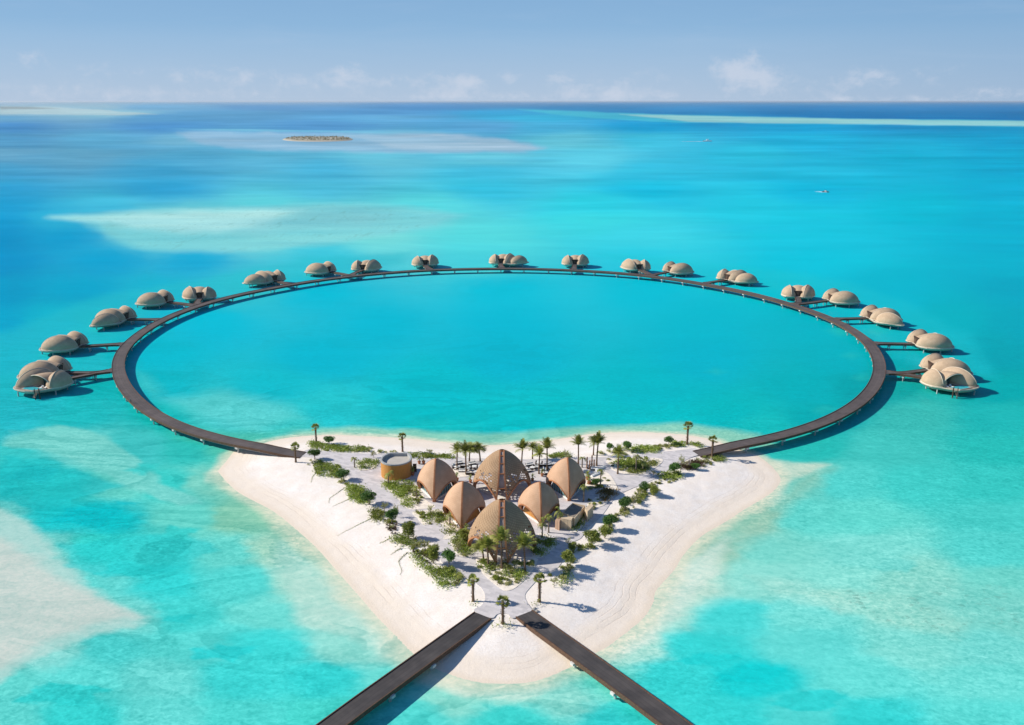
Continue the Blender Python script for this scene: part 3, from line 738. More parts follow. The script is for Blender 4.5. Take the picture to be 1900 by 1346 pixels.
def make_villa(kind, side):
    """local frame: entry at the origin, mouth and terrace towards +y, large pod on the +x side (side=-1) or mirrored"""
    root = empty('overwater_villa')
    sx = -side
    def mx(pts): return [(p[0]*sx, *p[1:]) for p in pts]
    out = mx(hull_outline(kind)); 
    if sx < 0: out = out[::-1]
    c0 = Vector((0, 8.5)); low = [tuple(c0+(Vector(p)-c0)*.90) for p in out]
    b = MB(); b.prism(out, -.35, 0); b.build('terrace_deck', M_TERR, root)
    b = MB(); b.prism([tuple(c0+(Vector(p)-c0)*1.012) for p in out], -1.25, -.02, low)
    # keep only skirt: rim proud of the deck
    h_ = MB(); n = len(out); up = [tuple(c0+(Vector(p)-c0)*1.012) for p in out]; inn_ = [tuple(c0+(Vector(p)-c0)*.955) for p in out]
    vs = [(p[0], p[1], -1.15) for p in low]+[(p[0], p[1], -.22) for p in up]+[(p[0], p[1], .16) for p in [tuple(c0+(Vector(p)-c0)*1.0) for p in out]]+[(p[0], p[1], .14) for p in inn_]+[(p[0], p[1], -.1) for p in inn_]
    fs = []
    for r_ in range(4):
        for i in range(n): fs.append((r_*n+i, r_*n+(i+1) % n, (r_+1)*n+(i+1) % n, (r_+1)*n+i))
    h_.add(vs, fs); h_.add([(p[0], p[1], -1.15) for p in low], [tuple(range(n))[::-1]]); h_.build('hull', M_HULL, root)
    # piles
    pl = [(-6,2),(6,2),(-7.5,9),(8,9),(-3,15),(5,16),(0,4)]+([(15,4),(14,9)] if kind == 'B' else [])
    for x, y in pl:
        b = MB(); b.tube([(x*sx, y, -1.1), (x*sx, y, -4.2)], .27, 7); b.build('pile', M_PILE, root)
    add_pod(root, -4.9*sx, 4.6, math.radians(14)*sx, 12.2, 8.9, 5.4)
    add_pod(root, 5.0*sx, 7.2, math.radians(-13)*sx, 16.2, 9.2, 5.7)
    if kind == 'B': add_pod(root, 12.2*sx, 4.8, math.radians(-52)*sx, 13.8, 8.0, 4.9)
    # saddle roof between the two pods, open at the mouth
    b = MB(); NI, NJ = 12, 16
    for i in range(NI+1):
        y0 = .6+i/NI*9.6; hh = 3.0+1.5*math.sin(min(1, i/NI*1.25)*PI/2); wv = 3.2+i/NI*2.6
        for j in range(NJ+1):
            a = PI*j/NJ; x = -math.cos(a)*wv; z = math.sin(a)**.8*hh
            yy = y0 + (i/NI)*(math.sin(a)*1.2-.9)
            b.v.append((x*sx+.2*sx, yy, z+.1))
    for i in range(NI):
        for j in range(NJ):
            a = i*(NJ+1)+j; b.f.append((a, a+1, a+NJ+2, a+NJ+1))
    o = b.build('link_roof', M_POD, root, True); md = o.modifiers.new('thick', 'SOLIDIFY'); md.thickness = .2
    r = MB(); r.tube([b.v[NI*(NJ+1)+j] for j in range(NJ+1)], .16, 6); r.build('mouth_trim', M_RIDGE, root)
    g = MB(); g.box((0.2*sx, 7.4, 2.0), (9.6, .12, 3.7)); gl = g.build('glass_front', M_GLASSD, root)
    f = MB()
    for k in range(6): f.box(((-4.6+k*1.9)*sx, 7.5, 2.0), (.12, .16, 3.7))
    f.build('window_frame', M_DWOOD, gl)
    b = MB(); b.box((0, .75, 1.65), (4.6, .3, 3.1)); w_ = b.build('entry_wall', M_DARK, root)
    b = MB(); b.box((0, .56, 1.25), (1.3, .1, 2.3)); b.build('door', M_DWOOD, w_)
    # plunge pool: coping, water
    px_, py_ = (-.6*sx, 13.6)
    pool = [(-4.,-1.4),(3.2,-2.0),(4.2,-1.2),(3.6,1.8),(-2.0,1.9)]
    pool = [(a*sx+px_, b_+py_) for a, b_ in pool]
    if sx < 0: pool = pool[::-1]
    pc = Vector((px_, py_)); big = [tuple(pc+(Vector(p)-pc)*1.12) for p in pool]
    b = MB(); b.prism(big, .005, .30); cp_ = b.build('pool_coping', M_HULL, root)
    b = MB(); b.prism(pool, .24, .32); b.build('pool_water', M_POOL, cp_)
    # lounge
    for (x, y, a) in ((-4.2, 10.6, .5), (-2.6, 11.5, .3)):
        b = MB(); b.box((x*sx, y, .25), (.8, 2.0, .3), a*sx); b.box(((x-.1)*sx, y-.9, .6), (.8, .35, .6), a*sx); b.build('sun_bed', M_WHITE, root)
    b = MB(); b.box((3.0*sx, 10.6, .35), (2.6, 1.0, .45)); b.box((3.0*sx, 10.1, .75), (2.6, .3, .6)); b.build('sofa', M_WHITE, root)
    # swim ladder with mooring posts
    b = MB(); x0, y0 = -5.4*sx, 14.9
    for dx, dy in ((0, 0), (1.0, 1.1), (-1.0, .6), (.1, 1.9)):
        b.tube([(x0+dx*sx, y0+dy, 1.3), (x0+dx*sx, y0+dy, -4.2)], .16, 6)
    b.build('mooring_posts', M_DWOOD, root)
    b = MB()
    for q in range(6): b.box((x0+.4*sx, y0+.7+q*.28, -.1-q*.33), (1.3, .32, .1))
    b.build('steps', M_TERR, root)
    return root
protos = {}
for k, (e, f, side, kind, way, lab) in enumerate(V):
    E = at(e[0], e[1], DZ).xy; F = Vector(f).normalized()
    ang = math.atan2(F.y, F.x)-PI/2
    if (kind, side) not in protos: protos[(kind, side)] = o = make_villa(kind, side)
    else: o = copy_tree(protos[(kind, side)])
    o.location = (E.x, E.y, DZ+.03); o.rotation_euler = (0, 0, ang); o.scale = (.88, .88, .92)
    tag(o, lab, 'villa', 'overwater villas around the ring boardwalk')
# ============================================================ ISLAND PAVILIONS
M_SHELL = shellmat('terracotta_shingles', (.47, .295, .185), (.55, .355, .23), 2.6)
M_RIB = simple('copper_rib', (.42, .185, .085), .55, .12, 2.)
M_GLASS, t = newmat('pale_glass')
t.t.nodes['Principled BSDF'].inputs['Base Color'].default_value = (.16, .30, .30, 1)
t.p.inputs['Roughness'].default_value = .06; t.p.inputs['Specular IOR Level'].default_value = .8
M_OCHRE = simple('ochre_boards', (.50, .235, .06), .7, .18, 3., streak=(5, 5, .3))
M_STONE = simple('pale_stone', (.60, .47, .32), .85, .12, 1.)
M_ROOF = simple('grey_roof', (.46, .43, .38), .9, .08, .6)
M_PANEL = simple('skylight_panel', (.34, .28, .24), .45, .15, 1.)
M_FLOOR = simple('pale_floor', (.72, .68, .62), .8, .1, 1.)
M_CONC = simple('blue_grey_coping', (.36, .37, .37), .85, .08, 1.)
# lattice shell: bricks of the weave left open low on the big vaults
M_LAT = shellmat('woven_shingles', (.37, .245, .145), (.45, .305, .185), 2.6)
t = NT(M_LAT.node_tree); po = [n for n in t.n if n.type == 'OUTPUT_MATERIAL'][0]; pp = [n for n in t.n if n.type == 'BSDF_PRINCIPLED'][0]
uv = t.add('ShaderNodeUVMap').outputs[0]; su = t.add('ShaderNodeSeparateXYZ', {0: uv})
rot = t.add('ShaderNodeMapping', {'Vector': uv, 'Rotation': (0, 0, .32)}).outputs[0]
br = t.add('ShaderNodeTexBrick', {'Vector': rot, 'Color1': (1, 1, 1, 1), 'Color2': (0, 0, 0, 1), 'Mortar': (0, 0, 0, 1), 'Scale': 1., 'Mortar Size': .10, 'Mortar Smooth': 0., 'Brick Width': .74, 'Row Height': .52, 'Bias': .0})
hole = t.math('SUBTRACT', 1., br.outputs['Fac'])
hole = t.math('MULTIPLY', t.math('GREATER_THAN', hole, .5), t.math('GREATER_THAN', t.math('ADD', br.outputs['Color'], .0), .46))
nz = t.noise(uv, .38, 3, .5)
band = t.math('MULTIPLY', t.ramp(su.outputs[1], .8, 1.6), t.ramp(su.outputs[1], 8.2, 5.4))
hole = t.math('MULTIPLY', hole, t.math('GREATER_THAN', t.math('MULTIPLY', nz, band), .40))
tr = t.add('ShaderNodeBsdfTransparent'); mx_ = t.add('ShaderNodeMixShader', {0: hole}); t.l.new(pp.outputs[0], mx_.inputs[1]); t.l.new(tr.outputs[0], mx_.inputs[2]); t.l.new(mx_.outputs[0], po.inputs[0])
# relief of the laths put into the colour as darkened joints
lath = t.mix(t.math('MULTIPLY', br.outputs['Fac'], .6), (1, 1, 1), (.62, .56, .50))
bc = pp.inputs['Base Color'].links[0].from_socket
t.l.new(t.mix(1., bc, lath, 'MULTIPLY'), pp.inputs['Base Color'])

def prof(t, fr=.87): return (max(0., 1-t**1.9))**.70*(fr+(1-fr)*math.sin(min(1, t/.34)*PI/2))*1.03
def pavilion(name, footpx, apexpx, R, label, kind, rot=0., slot=False, apexoff=0.):
    foot = at(footpx[0], footpx[1], PZ+.1).xy
    NF = 4 if slot else 3; fr = .95 if slot else .86; r0 = R*fr*1.03
    f0 = -PI/2+rot
    c = Vector((foot.x-r0*math.cos(f0), foot.y-r0*math.sin(f0)))
    # height from the picture
    lo, hi = 3, 20
    for _ in range(40):
        m_ = (lo+hi)/2
        if proj((c.x, c.y, PZ+m_))[1] > apexpx[1]: lo = m_
        else: hi = m_
    Hh = lo-(.35 if not slot else .1)
    root = empty(name, (c.x, c.y, PZ+.07)); tag(root, label, 'pavilion')
    A = Hh*(.40 if not slot else .37)
    mat = M_LAT if slot else M_SHELL
    NA, NB = 36, 26
    tmax = .985 if slot else 1.
    feet = [f0+k*2*PI/NF for k in range(NF)]; SP = 2*PI/NF
    def rad(z, a):   # a 0..1 across the gore
        return R*prof(min(1, z/Hh), fr)*(1+(-.04 if slot else -.27*(1-.35*z/Hh))*(1-(2*a-1)**2))
    def half(z):
        if not slot: return .0
        return .52+.85*(1-z/Hh)**1.6
    arcs = []
    for k in range(NF):
        g0 = feet[k]; b = MB(); b.uv = []; edge = []
        for i in range(NA+1):
            a = i/NA; u = 2*a-1
            zb = A*(1-abs(u)**2.7) if not slot else A*(1-abs(u)**2.1)
            for j in range(NB+1):
                q = j/NB; q = 1-(1-q)**1.35
                z = zb+(Hh*tmax-zb)*q
                r = rad(z, a); dl = min(.7, math.asin(min(.98, half(z)/max(r, .6)))) if slot else 0
                d0 = dl if k == 0 else .0; d1 = dl if k == NF-1 else .0
                ph = g0+d0+a*(SP-d0-d1)
                b.v.append((r*math.cos(ph), r*math.sin(ph), z)); b.uv.append(((ph-g0)*R*.9+k*13.1, z))
                if j == 0: edge.append((r*math.cos(ph), r*math.sin(ph), z))
        for i in range(NA):
            for j in range(NB):
                x = i*(NB+1)+j; b.f.append((x, x+NB+1, x+NB+2, x+1))
        o = b.build('shell', mat, root, True)
        if not slot: md = o.modifiers.new('thick', 'SOLIDIFY'); md.thickness = .22; md.offset = -1
        e = MB(); n = len(edge)
        # arch band: box section swept along the lower edge
        for i, p in enumerate(edge):
            p = Vector(p); rn = Vector((p.x, p.y, 0)).normalized(); d = (Vector(edge[min(n-1, i+1)])-Vector(edge[max(0, i-1)])).normalized(); up = rn.cross(d).normalized()
            if up.z < 0: up = -up
            if abs(up.z) < .15 and i in (0, n-1): up = up
            w_ = .26 if not slot else .36
            for (x, y) in ((.10, w_), (.10, -.05), (-.75, -.05), (-.75, w_*.6)):
                e.v.append(tuple(p+rn*x+up*y))
        for i in range(n-1):
            for s_ in range(4): e.f.append((4*i+s_, 4*i+(s_+1) % 4, 4*i+4+(s_+1) % 4, 4*i+4+s_))
        e.build('arch_band', M_RIB, root, True).data.polygons.foreach_set('use_smooth', [False]*(4*(n-1)))
    for k in range(NF):
        ph = feet[k]; rv = Vector((math.cos(ph), math.sin(ph), 0)); tv = Vector((-math.sin(ph), math.cos(ph), 0))
        NR = 30
        def railpt(q):
            z = Hh*q; return z, R*prof(q, fr)
        if not slot:
            b = MB()
            for i in range(NR+1):
                q = i/NR; q = 1-(1-q)**1.5; z, r = railpt(q*.999)
                fin = (.13+.30*max(0, (q-.62)/.38)**2) if k == 0 else .05; wd = (.19+.10*(1-q)) if k == 0 else .12
                d = Vector((0, 0, 1)) if q > .9 else Vector((0, 0, 0))
                for (x, y) in ((-.25, -wd), (fin, -wd*.8), (fin, wd*.8), (-.25, wd)):
                    b.v.append(tuple(rv*(r+x)+tv*y+Vector((0, 0, z+(fin*.9 if x > 0 else 0)*max(0, (q-.5)*2)))))
            for i in range(NR):
                for s_ in range(4): b.f.append((4*i+s_, 4*i+(s_+1) % 4, 4*i+4+(s_+1) % 4, 4*i+4+s_))
            b.f.append((4*NR, 4*NR+1, 4*NR+2, 4*NR+3))
            b.build('rib', M_RIB, root)
            b = MB(); p = rv*(r0-.1); b.box((p.x, p.y, .16), (.9, .9, .36), ph); b.build('foot', M_RIB, root)
        elif k == 0:
            for s_ in (-1, 1):
                b = MB()
                for i in range(NR+1):
                    q = i/NR; q = 1-(1-q)**1.5; z, r = railpt(q*.985); hw_ = half(z)*s_; rr_ = math.sqrt(max(.01, r*r-hw_*hw_))
                    rr_ = max(rr_, .0)
                    for (x, y) in ((-.25, -.17), (.14, -.17), (.14, .17), (-.25, .17)):
                        b.v.append(tuple(rv*(rr_+x)+tv*(hw_+y)+Vector((0, 0, z+(.12 if x > 0 and q > .8 else 0)))))
                for i in range(NR):
                    for w_ in range(4): b.f.append((4*i+w_, 4*i+(w_+1) % 4, 4*i+4+(w_+1) % 4, 4*i+4+w_))
                b.f.append((4*NR, 4*NR+1, 4*NR+2, 4*NR+3)); b.build('rib', M_RIB, root)
            b = MB()
            for i in range(NR+1):
                q = .31+.66*i/NR; z, r = railpt(q); hw_ = half(z)-.1; rr_ = math.sqrt(max(.01, r*r-hw_*hw_))-.12
                for y in (-hw_, hw_): b.v.append(tuple(rv*rr_+tv*y+Vector((0, 0, z))))
            for i in range(NR): b.f.append((2*i, 2*i+1, 2*i+3, 2*i+2))
            pn = b.build('skylight_panel', M_PANEL, root); md = pn.modifiers.new('thick', 'SOLIDIFY'); md.thickness = .08
            for q in (.30, .60, .785, .91, .975):
                z, r = railpt(q); hw_ = half(z); b = MB(); p = rv*(math.sqrt(max(.01, r*r-hw_*hw_))-.02)
                b.box((p.x, p.y, z), (.24, hw_*2, .3), ph); b.build('rung', M_RIB, root)
    # triangular room under the shell
    cs = [Vector((math.cos(p), math.sin(p)))*(r0-.75) for p in feet]
    if not slot:
        for k in range(3):
            a, b2 = cs[k], cs[(k+1) % 3]; d = (b2-a); L = d.length; ang = math.atan2(d.y, d.x); mid = (a+b2)/2; nn = Vector((d.y, -d.x)).normalized()
            hh = A*1.12
            b = MB(); NP = 14; 
            for i in range(NP+1):
                u = 2*i/NP-1; h_ = max(.25, hh*(1-abs(u)**2.2)); p = a+d*(i/NP)
                b.v += [(p.x, p.y, 0), (p.x, p.y, h_)]
                b.v += [(p.x-nn.x*.1, p.y-nn.y*.1, 0), (p.x-nn.x*.1, p.y-nn.y*.1, h_)]
            for i in range(NP):
                o4 = 4*i; b.f += [(o4, o4+4, o4+5, o4+1), (o4+2, o4+3, o4+7, o4+6), (o4+1, o4+5, o4+7, o4+3)]
            wl = b.build('glass_wall' if kind == 'glass' else 'timber_wall', M_GLASS if kind == 'glass' else M_OCHRE, root)
            if kind == 'glass':
                f = MB()
                for i in range(1, 8):
                    u = 2*i/8-1; h_ = hh*(1-abs(u)**2.2); p = a+d*(i/8)+nn*.03; f.box((p.x, p.y, h_/2), (.1, .12, h_), ang)
                f.build('window_frame', M_DARK, wl)
            pl = MB(); p = mid+nn*.1; pl.box((p.x, p.y, .1), (L, .5, .3), ang); pl.build('plinth', M_WHITE, root)
    else:
        b = MB(); b.prism([tuple(c_*1.0) for c_ in cs], -.3, .085); b.build('floor_slab', M_FLOOR, root)
        b = MB(); b.tube([(0, 0, .05), (0, 0, 1.9), (0, 0, 2.6)] if 'front' in label else [(0, 0, .05), (0, 0, 2.9), (0, 0, 3.8)], [1.1, 1.1, .3], 18); b.build('bar_core', M_DARK, root)
    return root
pavilion('vault_pavilion', (931,930), (931,834), 7.75, 'large latticed pavilion with a ladder-like ridge standing behind the others', 'open', 0, True)
pavilion('vault_pavilion', (931,1046), (931,926), 7.9, 'large latticed pavilion in front, palms at its foot and ladder-like ridge', 'open', 0, True)
for m_ in (M_SHELL,):
    t = NT(m_.node_tree); pp = [n for n in t.n if n.type == 'BSDF_PRINCIPLED'][0]; tc2 = t.add('ShaderNodeTexCoord'); sp_ = t.add('ShaderNodeSeparateXYZ', {0: tc2.outputs['Object']})
    an = t.math('MULTIPLY', t.math('ARCTAN2', sp_.outputs[1], sp_.outputs[0]), 22); st_ = t.noise(t.add('ShaderNodeCombineXYZ', {0: an, 1: t.math('MULTIPLY', sp_.outputs[2], .35), 2: 0.}).outputs[0], 1., 4, .65)
    f_ = t.math('MULTIPLY', t.ramp(st_, .5, .75), t.ramp(sp_.outputs[2], 7.5, 1.5)); bc = pp.inputs['Base Color'].links[0].from_socket; t.l.new(t.mix(t.math('MULTIPLY', f_, .5), bc, (.30, .20, .14)), pp.inputs['Base Color'])
pavilion('shell_pavilion', (806,931), (812,850), 6.25, 'small ribbed shell pavilion with glass walls near the round wooden building', 'glass', -.02)
pavilion('shell_pavilion', (1056,929), (1050,848), 6.15, 'small ribbed shell pavilion with glass walls beside the flat-roofed block', 'glass', .06)
pavilion('shell_pavilion', (857,982), (861,892), 6.2, 'small shell pavilion with ochre boarded walls left of the front vault', 'timber', -.02)
pavilion('shell_pavilion', (1004,975), (1000,893), 6.1, 'small shell pavilion with ochre boarded walls right of the front vault', 'timber', .05)

# ---- round wooden building
def rp_(x, y, z): p = at(x, y, z); return (p.x, p.y)
c0 = at(732, 893, PZ).xy; hW = top_h(732, 900, 871, PZ)
root = empty('drum_building', (c0.x, c0.y, PZ+.06)); tag(root, 'round wooden building with a flat back edge and sunken grey roof', 'building')
R_ = 4.15; cy = R_+.2
out = [(R_*math.cos(a), cy+R_*1.05*math.sin(a)) for a in np.linspace(-PI-.35, .35, 30)]
# close with a straight back edge between two shoulders
out = [(R_*1.0*math.cos(a), cy+R_*math.sin(a)) for a in np.linspace(PI+PI*.05-0, 2*PI+.0-PI*.05, 24)]+[(4.2, cy+1.3), (3.75, cy+3.1), (2.9, cy+4.5), (-2.3, cy+4.5), (-3.6, cy+2.9), (-4.15, cy+1.2)]
hB = 4.6
inn = [(x*.915, cy+(y-cy)*.915) for x, y in out]
b = MB(); n = len(out)
def wallring(b, o1, i1, z0, z1):
    n = len(o1); b.add([(x, y, z0) for x, y in o1]+[(x, y, z1) for x, y in o1]+[(x, y, z1) for x, y in i1]+[(x, y, z0) for x, y in i1],
        [(r*n+i, r*n+(i+1) % n, ((r+1) % 4)*n+(i+1) % n, ((r+1) % 4)*n+i) for r in range(4) for i in range(n)])
wallring(b, out, inn, 0, hB-.35); b.build('timber_wall', M_OCHRE, root)
bw = MB()
for i in range(0, 0): pass
b = MB(); wallring(b, [(x*1.012, cy+(y-cy)*1.012) for x, y in out], [(x*.9, cy+(y-cy)*.9) for x, y in out], hB-.35, hB+.02); b.build('coping', M_CONC, root)
b = MB(); wallring(b, [(x*.912, cy+(y-cy)*.912) for x, y in out], [(x*.893, cy+(y-cy)*.893) for x, y in out], hB-.95, hB-.02); b.build('parapet_lining', M_CONC, root)
b = MB(); b.prism([(x*.905, cy+(y-cy)*.905) for x, y in out], hB-1.1, hB-.85); b.build('flat_roof', M_ROOF, root)
b = MB(); b.box((4.9, cy+1.6, 1.3), (1.0, .12, 2.4)); 
for k in range(3): b.box((4.45+k*.45, cy+1.5, 1.3), (.1, .1, 2.6))
b.build('slatted_gate', M_DWOOD, root)

# ---- flat roofed stone block
def P2(px, py, z): p = at(px, py, z); return Vector((p.x, p.y))
zr = PZ+2.6
q = [P2(1043, 951, zr), P2(1063, 933, zr), P2(1086, 938, zr), P2(1066, 962, zr)]
root = empty('service_block', (q[0].x, q[0].y, PZ+.06)); tag(root, 'flat-roofed pale stone block with a sunken dark roof and two box towers', 'building')
o0 = Vector((q[0].x, q[0].y))
loc = [(v-o0) for v in q]; cen = sum(loc, Vector((0, 0)))/4
def order(L): return L if sum((L[i].x*L[(i+1) % len(L)].y-L[(i+1) % len(L)].x*L[i].y) for i in range(len(L))) > 0 else L[::-1]
loc = order(loc)
b = MB(); wallring(b, [tuple(v) for v in loc], [tuple(cen+(v-cen)*.93) for v in loc], 0, 2.55); b.build('wall', M_STONE, root)
b = MB(); b.prism([tuple(cen+(v-cen)*.928) for v in loc], 1.9, 2.25); b.build('flat_roof', simple('dark_roof', (.24, .21, .17), .9, .12, .8), root)
def blk(nm, pxs, z, mat=M_STONE, grooves=True):
    L = order([P2(x, y, PZ+z)-o0 for x, y in pxs]); b = MB(); b.prism([tuple(v) for v in L], 0, z); o = b.build(nm, mat, root)
    c_ = sum(L, Vector((0, 0)))/4; g = MB()
    for i in range(4):
        a, e = L[i], L[(i+1) % 4]; m = max(2, int((e-a).length/.9)); d = (e-a); ang = math.atan2(d.y, d.x)
        for k in range(1, m): p = a+d*k/m; g.box((p.x, p.y, z/2), (.06, .04, z-.1), ang)
    g.build('panel_joint', M_TERR, o)
blk('box_tower', [(1085,944),(1097,934),(1101,939),(1090,950)], 2.8)
blk('box_tower', [(1040,962),(1046,957),(1063,960),(1060,966)], 2.7)
blk('low_wing', [(1030,966),(1035,960),(1041,962),(1038,969)], 2.3, simple('rose_render', (.50, .33, .23), .85, .1, 1.))
# ============================================================ PLANTS
def leafmat(name, c0, c1, rnd=.25):
    m, t = newmat(name)
    n = t.noise(t.pos, 1.1, 3, .6); n2 = t.noise(t.obj, 7., 2)
    c = t.mix(t.ramp(t.math('ADD', t.math('MULTIPLY', n, .5), t.math('MULTIPLY', n2, .5)), .35, .65), c0, c1)
    oi = t.add('ShaderNodeObjectInfo').outputs['Random']; k = t.math('MULTIPLY_ADD', oi, 2*rnd, 1-rnd)
    c = t.mix(1., c, t.add('ShaderNodeCombineXYZ', {0: k, 1: k, 2: k}).outputs[0], 'MULTIPLY')
    t.l.new(c, t.p.inputs['Base Color']); t.p.inputs['Roughness'].default_value = .55; t.p.inputs['Specular IOR Level'].default_value = .35
    tl = t.add('ShaderNodeBsdfTranslucent', {'Color': c}); mx = t.add('ShaderNodeMixShader', {0: .25}); t.l.new(t.p.outputs[0], mx.inputs[1]); t.l.new(tl.outputs[0], mx.inputs[2]); t.l.new(mx.outputs[0], t.out.inputs[0])
    return m
L_DARK = leafmat('dark_leaves', (.06, .145, .028), (.14, .26, .05))
L_MID = leafmat('mid_leaves', (.18, .225, .035), (.36, .39, .08))
L_PALE = leafmat('pale_leaves', (.27, .29, .09), (.44, .43, .17))
L_GRASS = leafmat('creeper_leaves', (.19, .27, .035), (.36, .43, .075), .2)
L_PALM = leafmat('palm_fronds', (.18, .22, .035), (.38, .39, .09))
L_BRN = leafmat('brown_leaves', (.05, .03, .015), (.11, .06, .03))
L_ORG = leafmat('rusty_leaves', (.16, .12, .03), (.28, .17, .05))
M_TRUNK = simple('palm_trunk', (.17, .11, .07), .9, .35, 5., .6, 12.)
M_BARK = simple('grey_bark', (.25, .20, .15), .9, .3, 5.)
rnd = random.Random(11)
def leaf(b, p, d, l, w, up=Vector((0, 0, 1))):
    d = d.normalized(); s = d.cross(up); s = s.normalized() if s.length > .05 else Vector((1, 0, 0))
    m = p+d*l*.5; e = p+d*l
    o = len(b.v); b.v += [tuple(p), tuple(m+s*w/2), tuple(e), tuple(m-s*w/2)]; b.f.append((o, o+1, o+2, o+3))
def rdir(zl=-1.): 
    while True:
        v = Vector((rnd.uniform(-1, 1), rnd.uniform(-1, 1), rnd.uniform(zl, 1)))
        if .1 < v.length < 1: return v.normalized()
def palm_feather(n=26, L=2.6, droop=.5, upright=.6, h=6., lean=.3):
    """coconut or date palm, crown of pinnate fronds on a slender trunk (unit height h)"""
    t = MB(); pts = [(lean*(i/6)**2, 0, h*i/6) for i in range(7)]; t.tube(pts, [.30, .24, .20, .19, .18, .18, .17], 7)
    for i in range(1, 14): z = h*i/14; x = lean*(z/h)**2; t.tube([(x, 0, z), (x, 0, z+.09)], [.215, .235], 7)
    c = MB(); top = Vector((lean, 0, h-.1))
    for k in range(n):
        a = 2*PI*k/n*2.39+rnd.uniform(-.2, .2); el = rnd.uniform(upright-.75, upright+.75); ln = L*rnd.uniform(.75, 1.15)
        d = Vector((math.cos(a)*math.cos(el), math.sin(a)*math.cos(el), math.sin(el))); p = top.copy(); NS = 7; side = Vector((-math.sin(a), math.cos(a), 0))
        for i in range(NS):
            q = p+d*ln/NS; wf = .72*L/2.6*math.sin(PI*(i+.9)/(NS+1.0))+.05
            for s in (-1, 1):
                for r in (0., .5):
                    pp = p.lerp(q, r); tip = pp+d*ln/NS*.9+side*s*wf+Vector((0, 0, -.22*wf)); o = len(c.v)
                    c.v += [tuple(pp), tuple(pp+d*ln/NS*.42), tuple(tip)]; c.f.append((o, o+1, o+2))
            o = len(c.v); c.v += [tuple(p-side*.03), tuple(p+side*.03), tuple(q+side*.02), tuple(q-side*.02)]; c.f.append((o, o+1, o+2, o+3))
            p = q; d = (d+Vector((0, 0, -droop/NS*(1+i*.35)))).normalized()
    return t, c
def palm_fan(n=34, L=1.35, h=5.):
    t = MB(); pts = [(0, 0, h*i/8) for i in range(9)]; t.tube(pts, [.36, .30, .27, .25, .25, .26, .29, .34, .30], 8)
    for k in range(70):     # shaggy leaf bases
        z = h*(.15+.85*rnd.random()); a = rnd.uniform(0, 2*PI); p = Vector((math.cos(a)*.25, math.sin(a)*.25, z)); leaf(t, p, Vector((math.cos(a), math.sin(a), .9)), .38, .16)
    c = MB(); top = Vector((0, 0, h-.05))
    for k in range(n):
        a = k*2.39996; el = rnd.uniform(-.55, 1.4); ln = L*rnd.uniform(.45, .7)
        d = Vector((math.cos(a)*math.cos(el), math.sin(a)*math.cos(el), math.sin(el))); p = top+d*ln; side = Vector((-math.sin(a), math.cos(a), 0)); upv = side.cross(d)
        o = len(c.v); c.v += [tuple(top-side*.02), tuple(top+side*.02), tuple(p)]; c.f.append((o, o+1, o+2))
        for q in range(9):
            b_ = -1.25+2.5*q/8; dd = (d*math.cos(b_)+side*math.sin(b_)-Vector((0, 0, .18*abs(b_)))).normalized(); leaf(c, p, dd, L*.62*rnd.uniform(.8, 1.1), .17, upv)
    return t, c
def tree_round(R=1.3, th=1.6, n=1500, ls=.26, squash=.95, lobes=9, air=.0):
    t = MB(); t.tube([(0, 0, 0), (.04, .02, th*.5), (0, 0, th+R*.4)], [.13, .10, .07], 6)
    cs = [(rdir(-.75)*R*rnd.uniform(.35, .72), R*rnd.uniform(.34, .5)) for _ in range(lobes+5)]
    C_ = Vector((0, 0, th+R*.8))
    for v, r in cs[:6]:
        t.tube([(0, 0, th*.75), tuple(C_*.5+Vector((0, 0, th*.4))+v*.3), tuple(C_+v*.8)], [.07, .05, .025], 5)
    c = MB()
    for k in range(n):
        v, r = rnd.choice(cs); d = rdir(-.8); p = C_+Vector((v.x, v.y, v.z*squash))+Vector((d.x, d.y, d.z*squash))*r*rnd.uniform(.55 if not air else .2, 1.05)
        leaf(c, p, (d*1.1+rdir()*.9), ls*rnd.uniform(.7, 1.3), ls*.55, rdir())
    return t, c
def tree_airy(R=1.4, th=1.9, n=420):
    t = MB(); t.tube([(0, 0, 0), (.05, 0, th)], [.08, .05], 5); c = MB()
    for k in range(11):
        a = k*2.4; el = rnd.uniform(.35, 1.25); d = Vector((math.cos(a)*math.cos(el), math.sin(a)*math.cos(el), math.sin(el))); L = R*rnd.uniform(.8, 1.35)
        p0 = Vector((.03, 0, th*rnd.uniform(.55, 1))); t.tube([tuple(p0), tuple(p0+d*L)], [.035, .012], 4)
        for q in range(n//11):
            s = rnd.uniform(.45, 1.05); p = p0+d*L*s+rdir()*.22; leaf(c, p, rdir(-.2)+d*.5, .22, .14, rdir())
    return t, c
def bush(R=.9, n=520, ls=.22, zs=.75):
    c = MB(); cs = [(Vector((rnd.uniform(-1, 1), rnd.uniform(-1, 1), 0))*R*.55, R*rnd.uniform(.4, .65)) for _ in range(6)]; cs.append((Vector((0, 0, R*.15)), R*.7))
    for k in range(n):
        v, r = rnd.choice(cs); d = rdir(0.); p = v+Vector((d.x, d.y, d.z*zs))*r*rnd.uniform(.5, 1.08)+Vector((0, 0, .05)); leaf(c, p, d+rdir()*.7+Vector((0, 0, .3)), ls*rnd.uniform(.7, 1.4), ls*.5, rdir())
    return c
def agave(n=16, L=.55):
    c = MB()
    for k in range(n): a = k*2.4; el = .25+1.1*k/n; leaf(c, Vector((0, 0, .02)), Vector((math.cos(a)*math.cos(el), math.sin(a)*math.cos(el), math.sin(el))), L*rnd.uniform(.8, 1.1), .13)
    return c
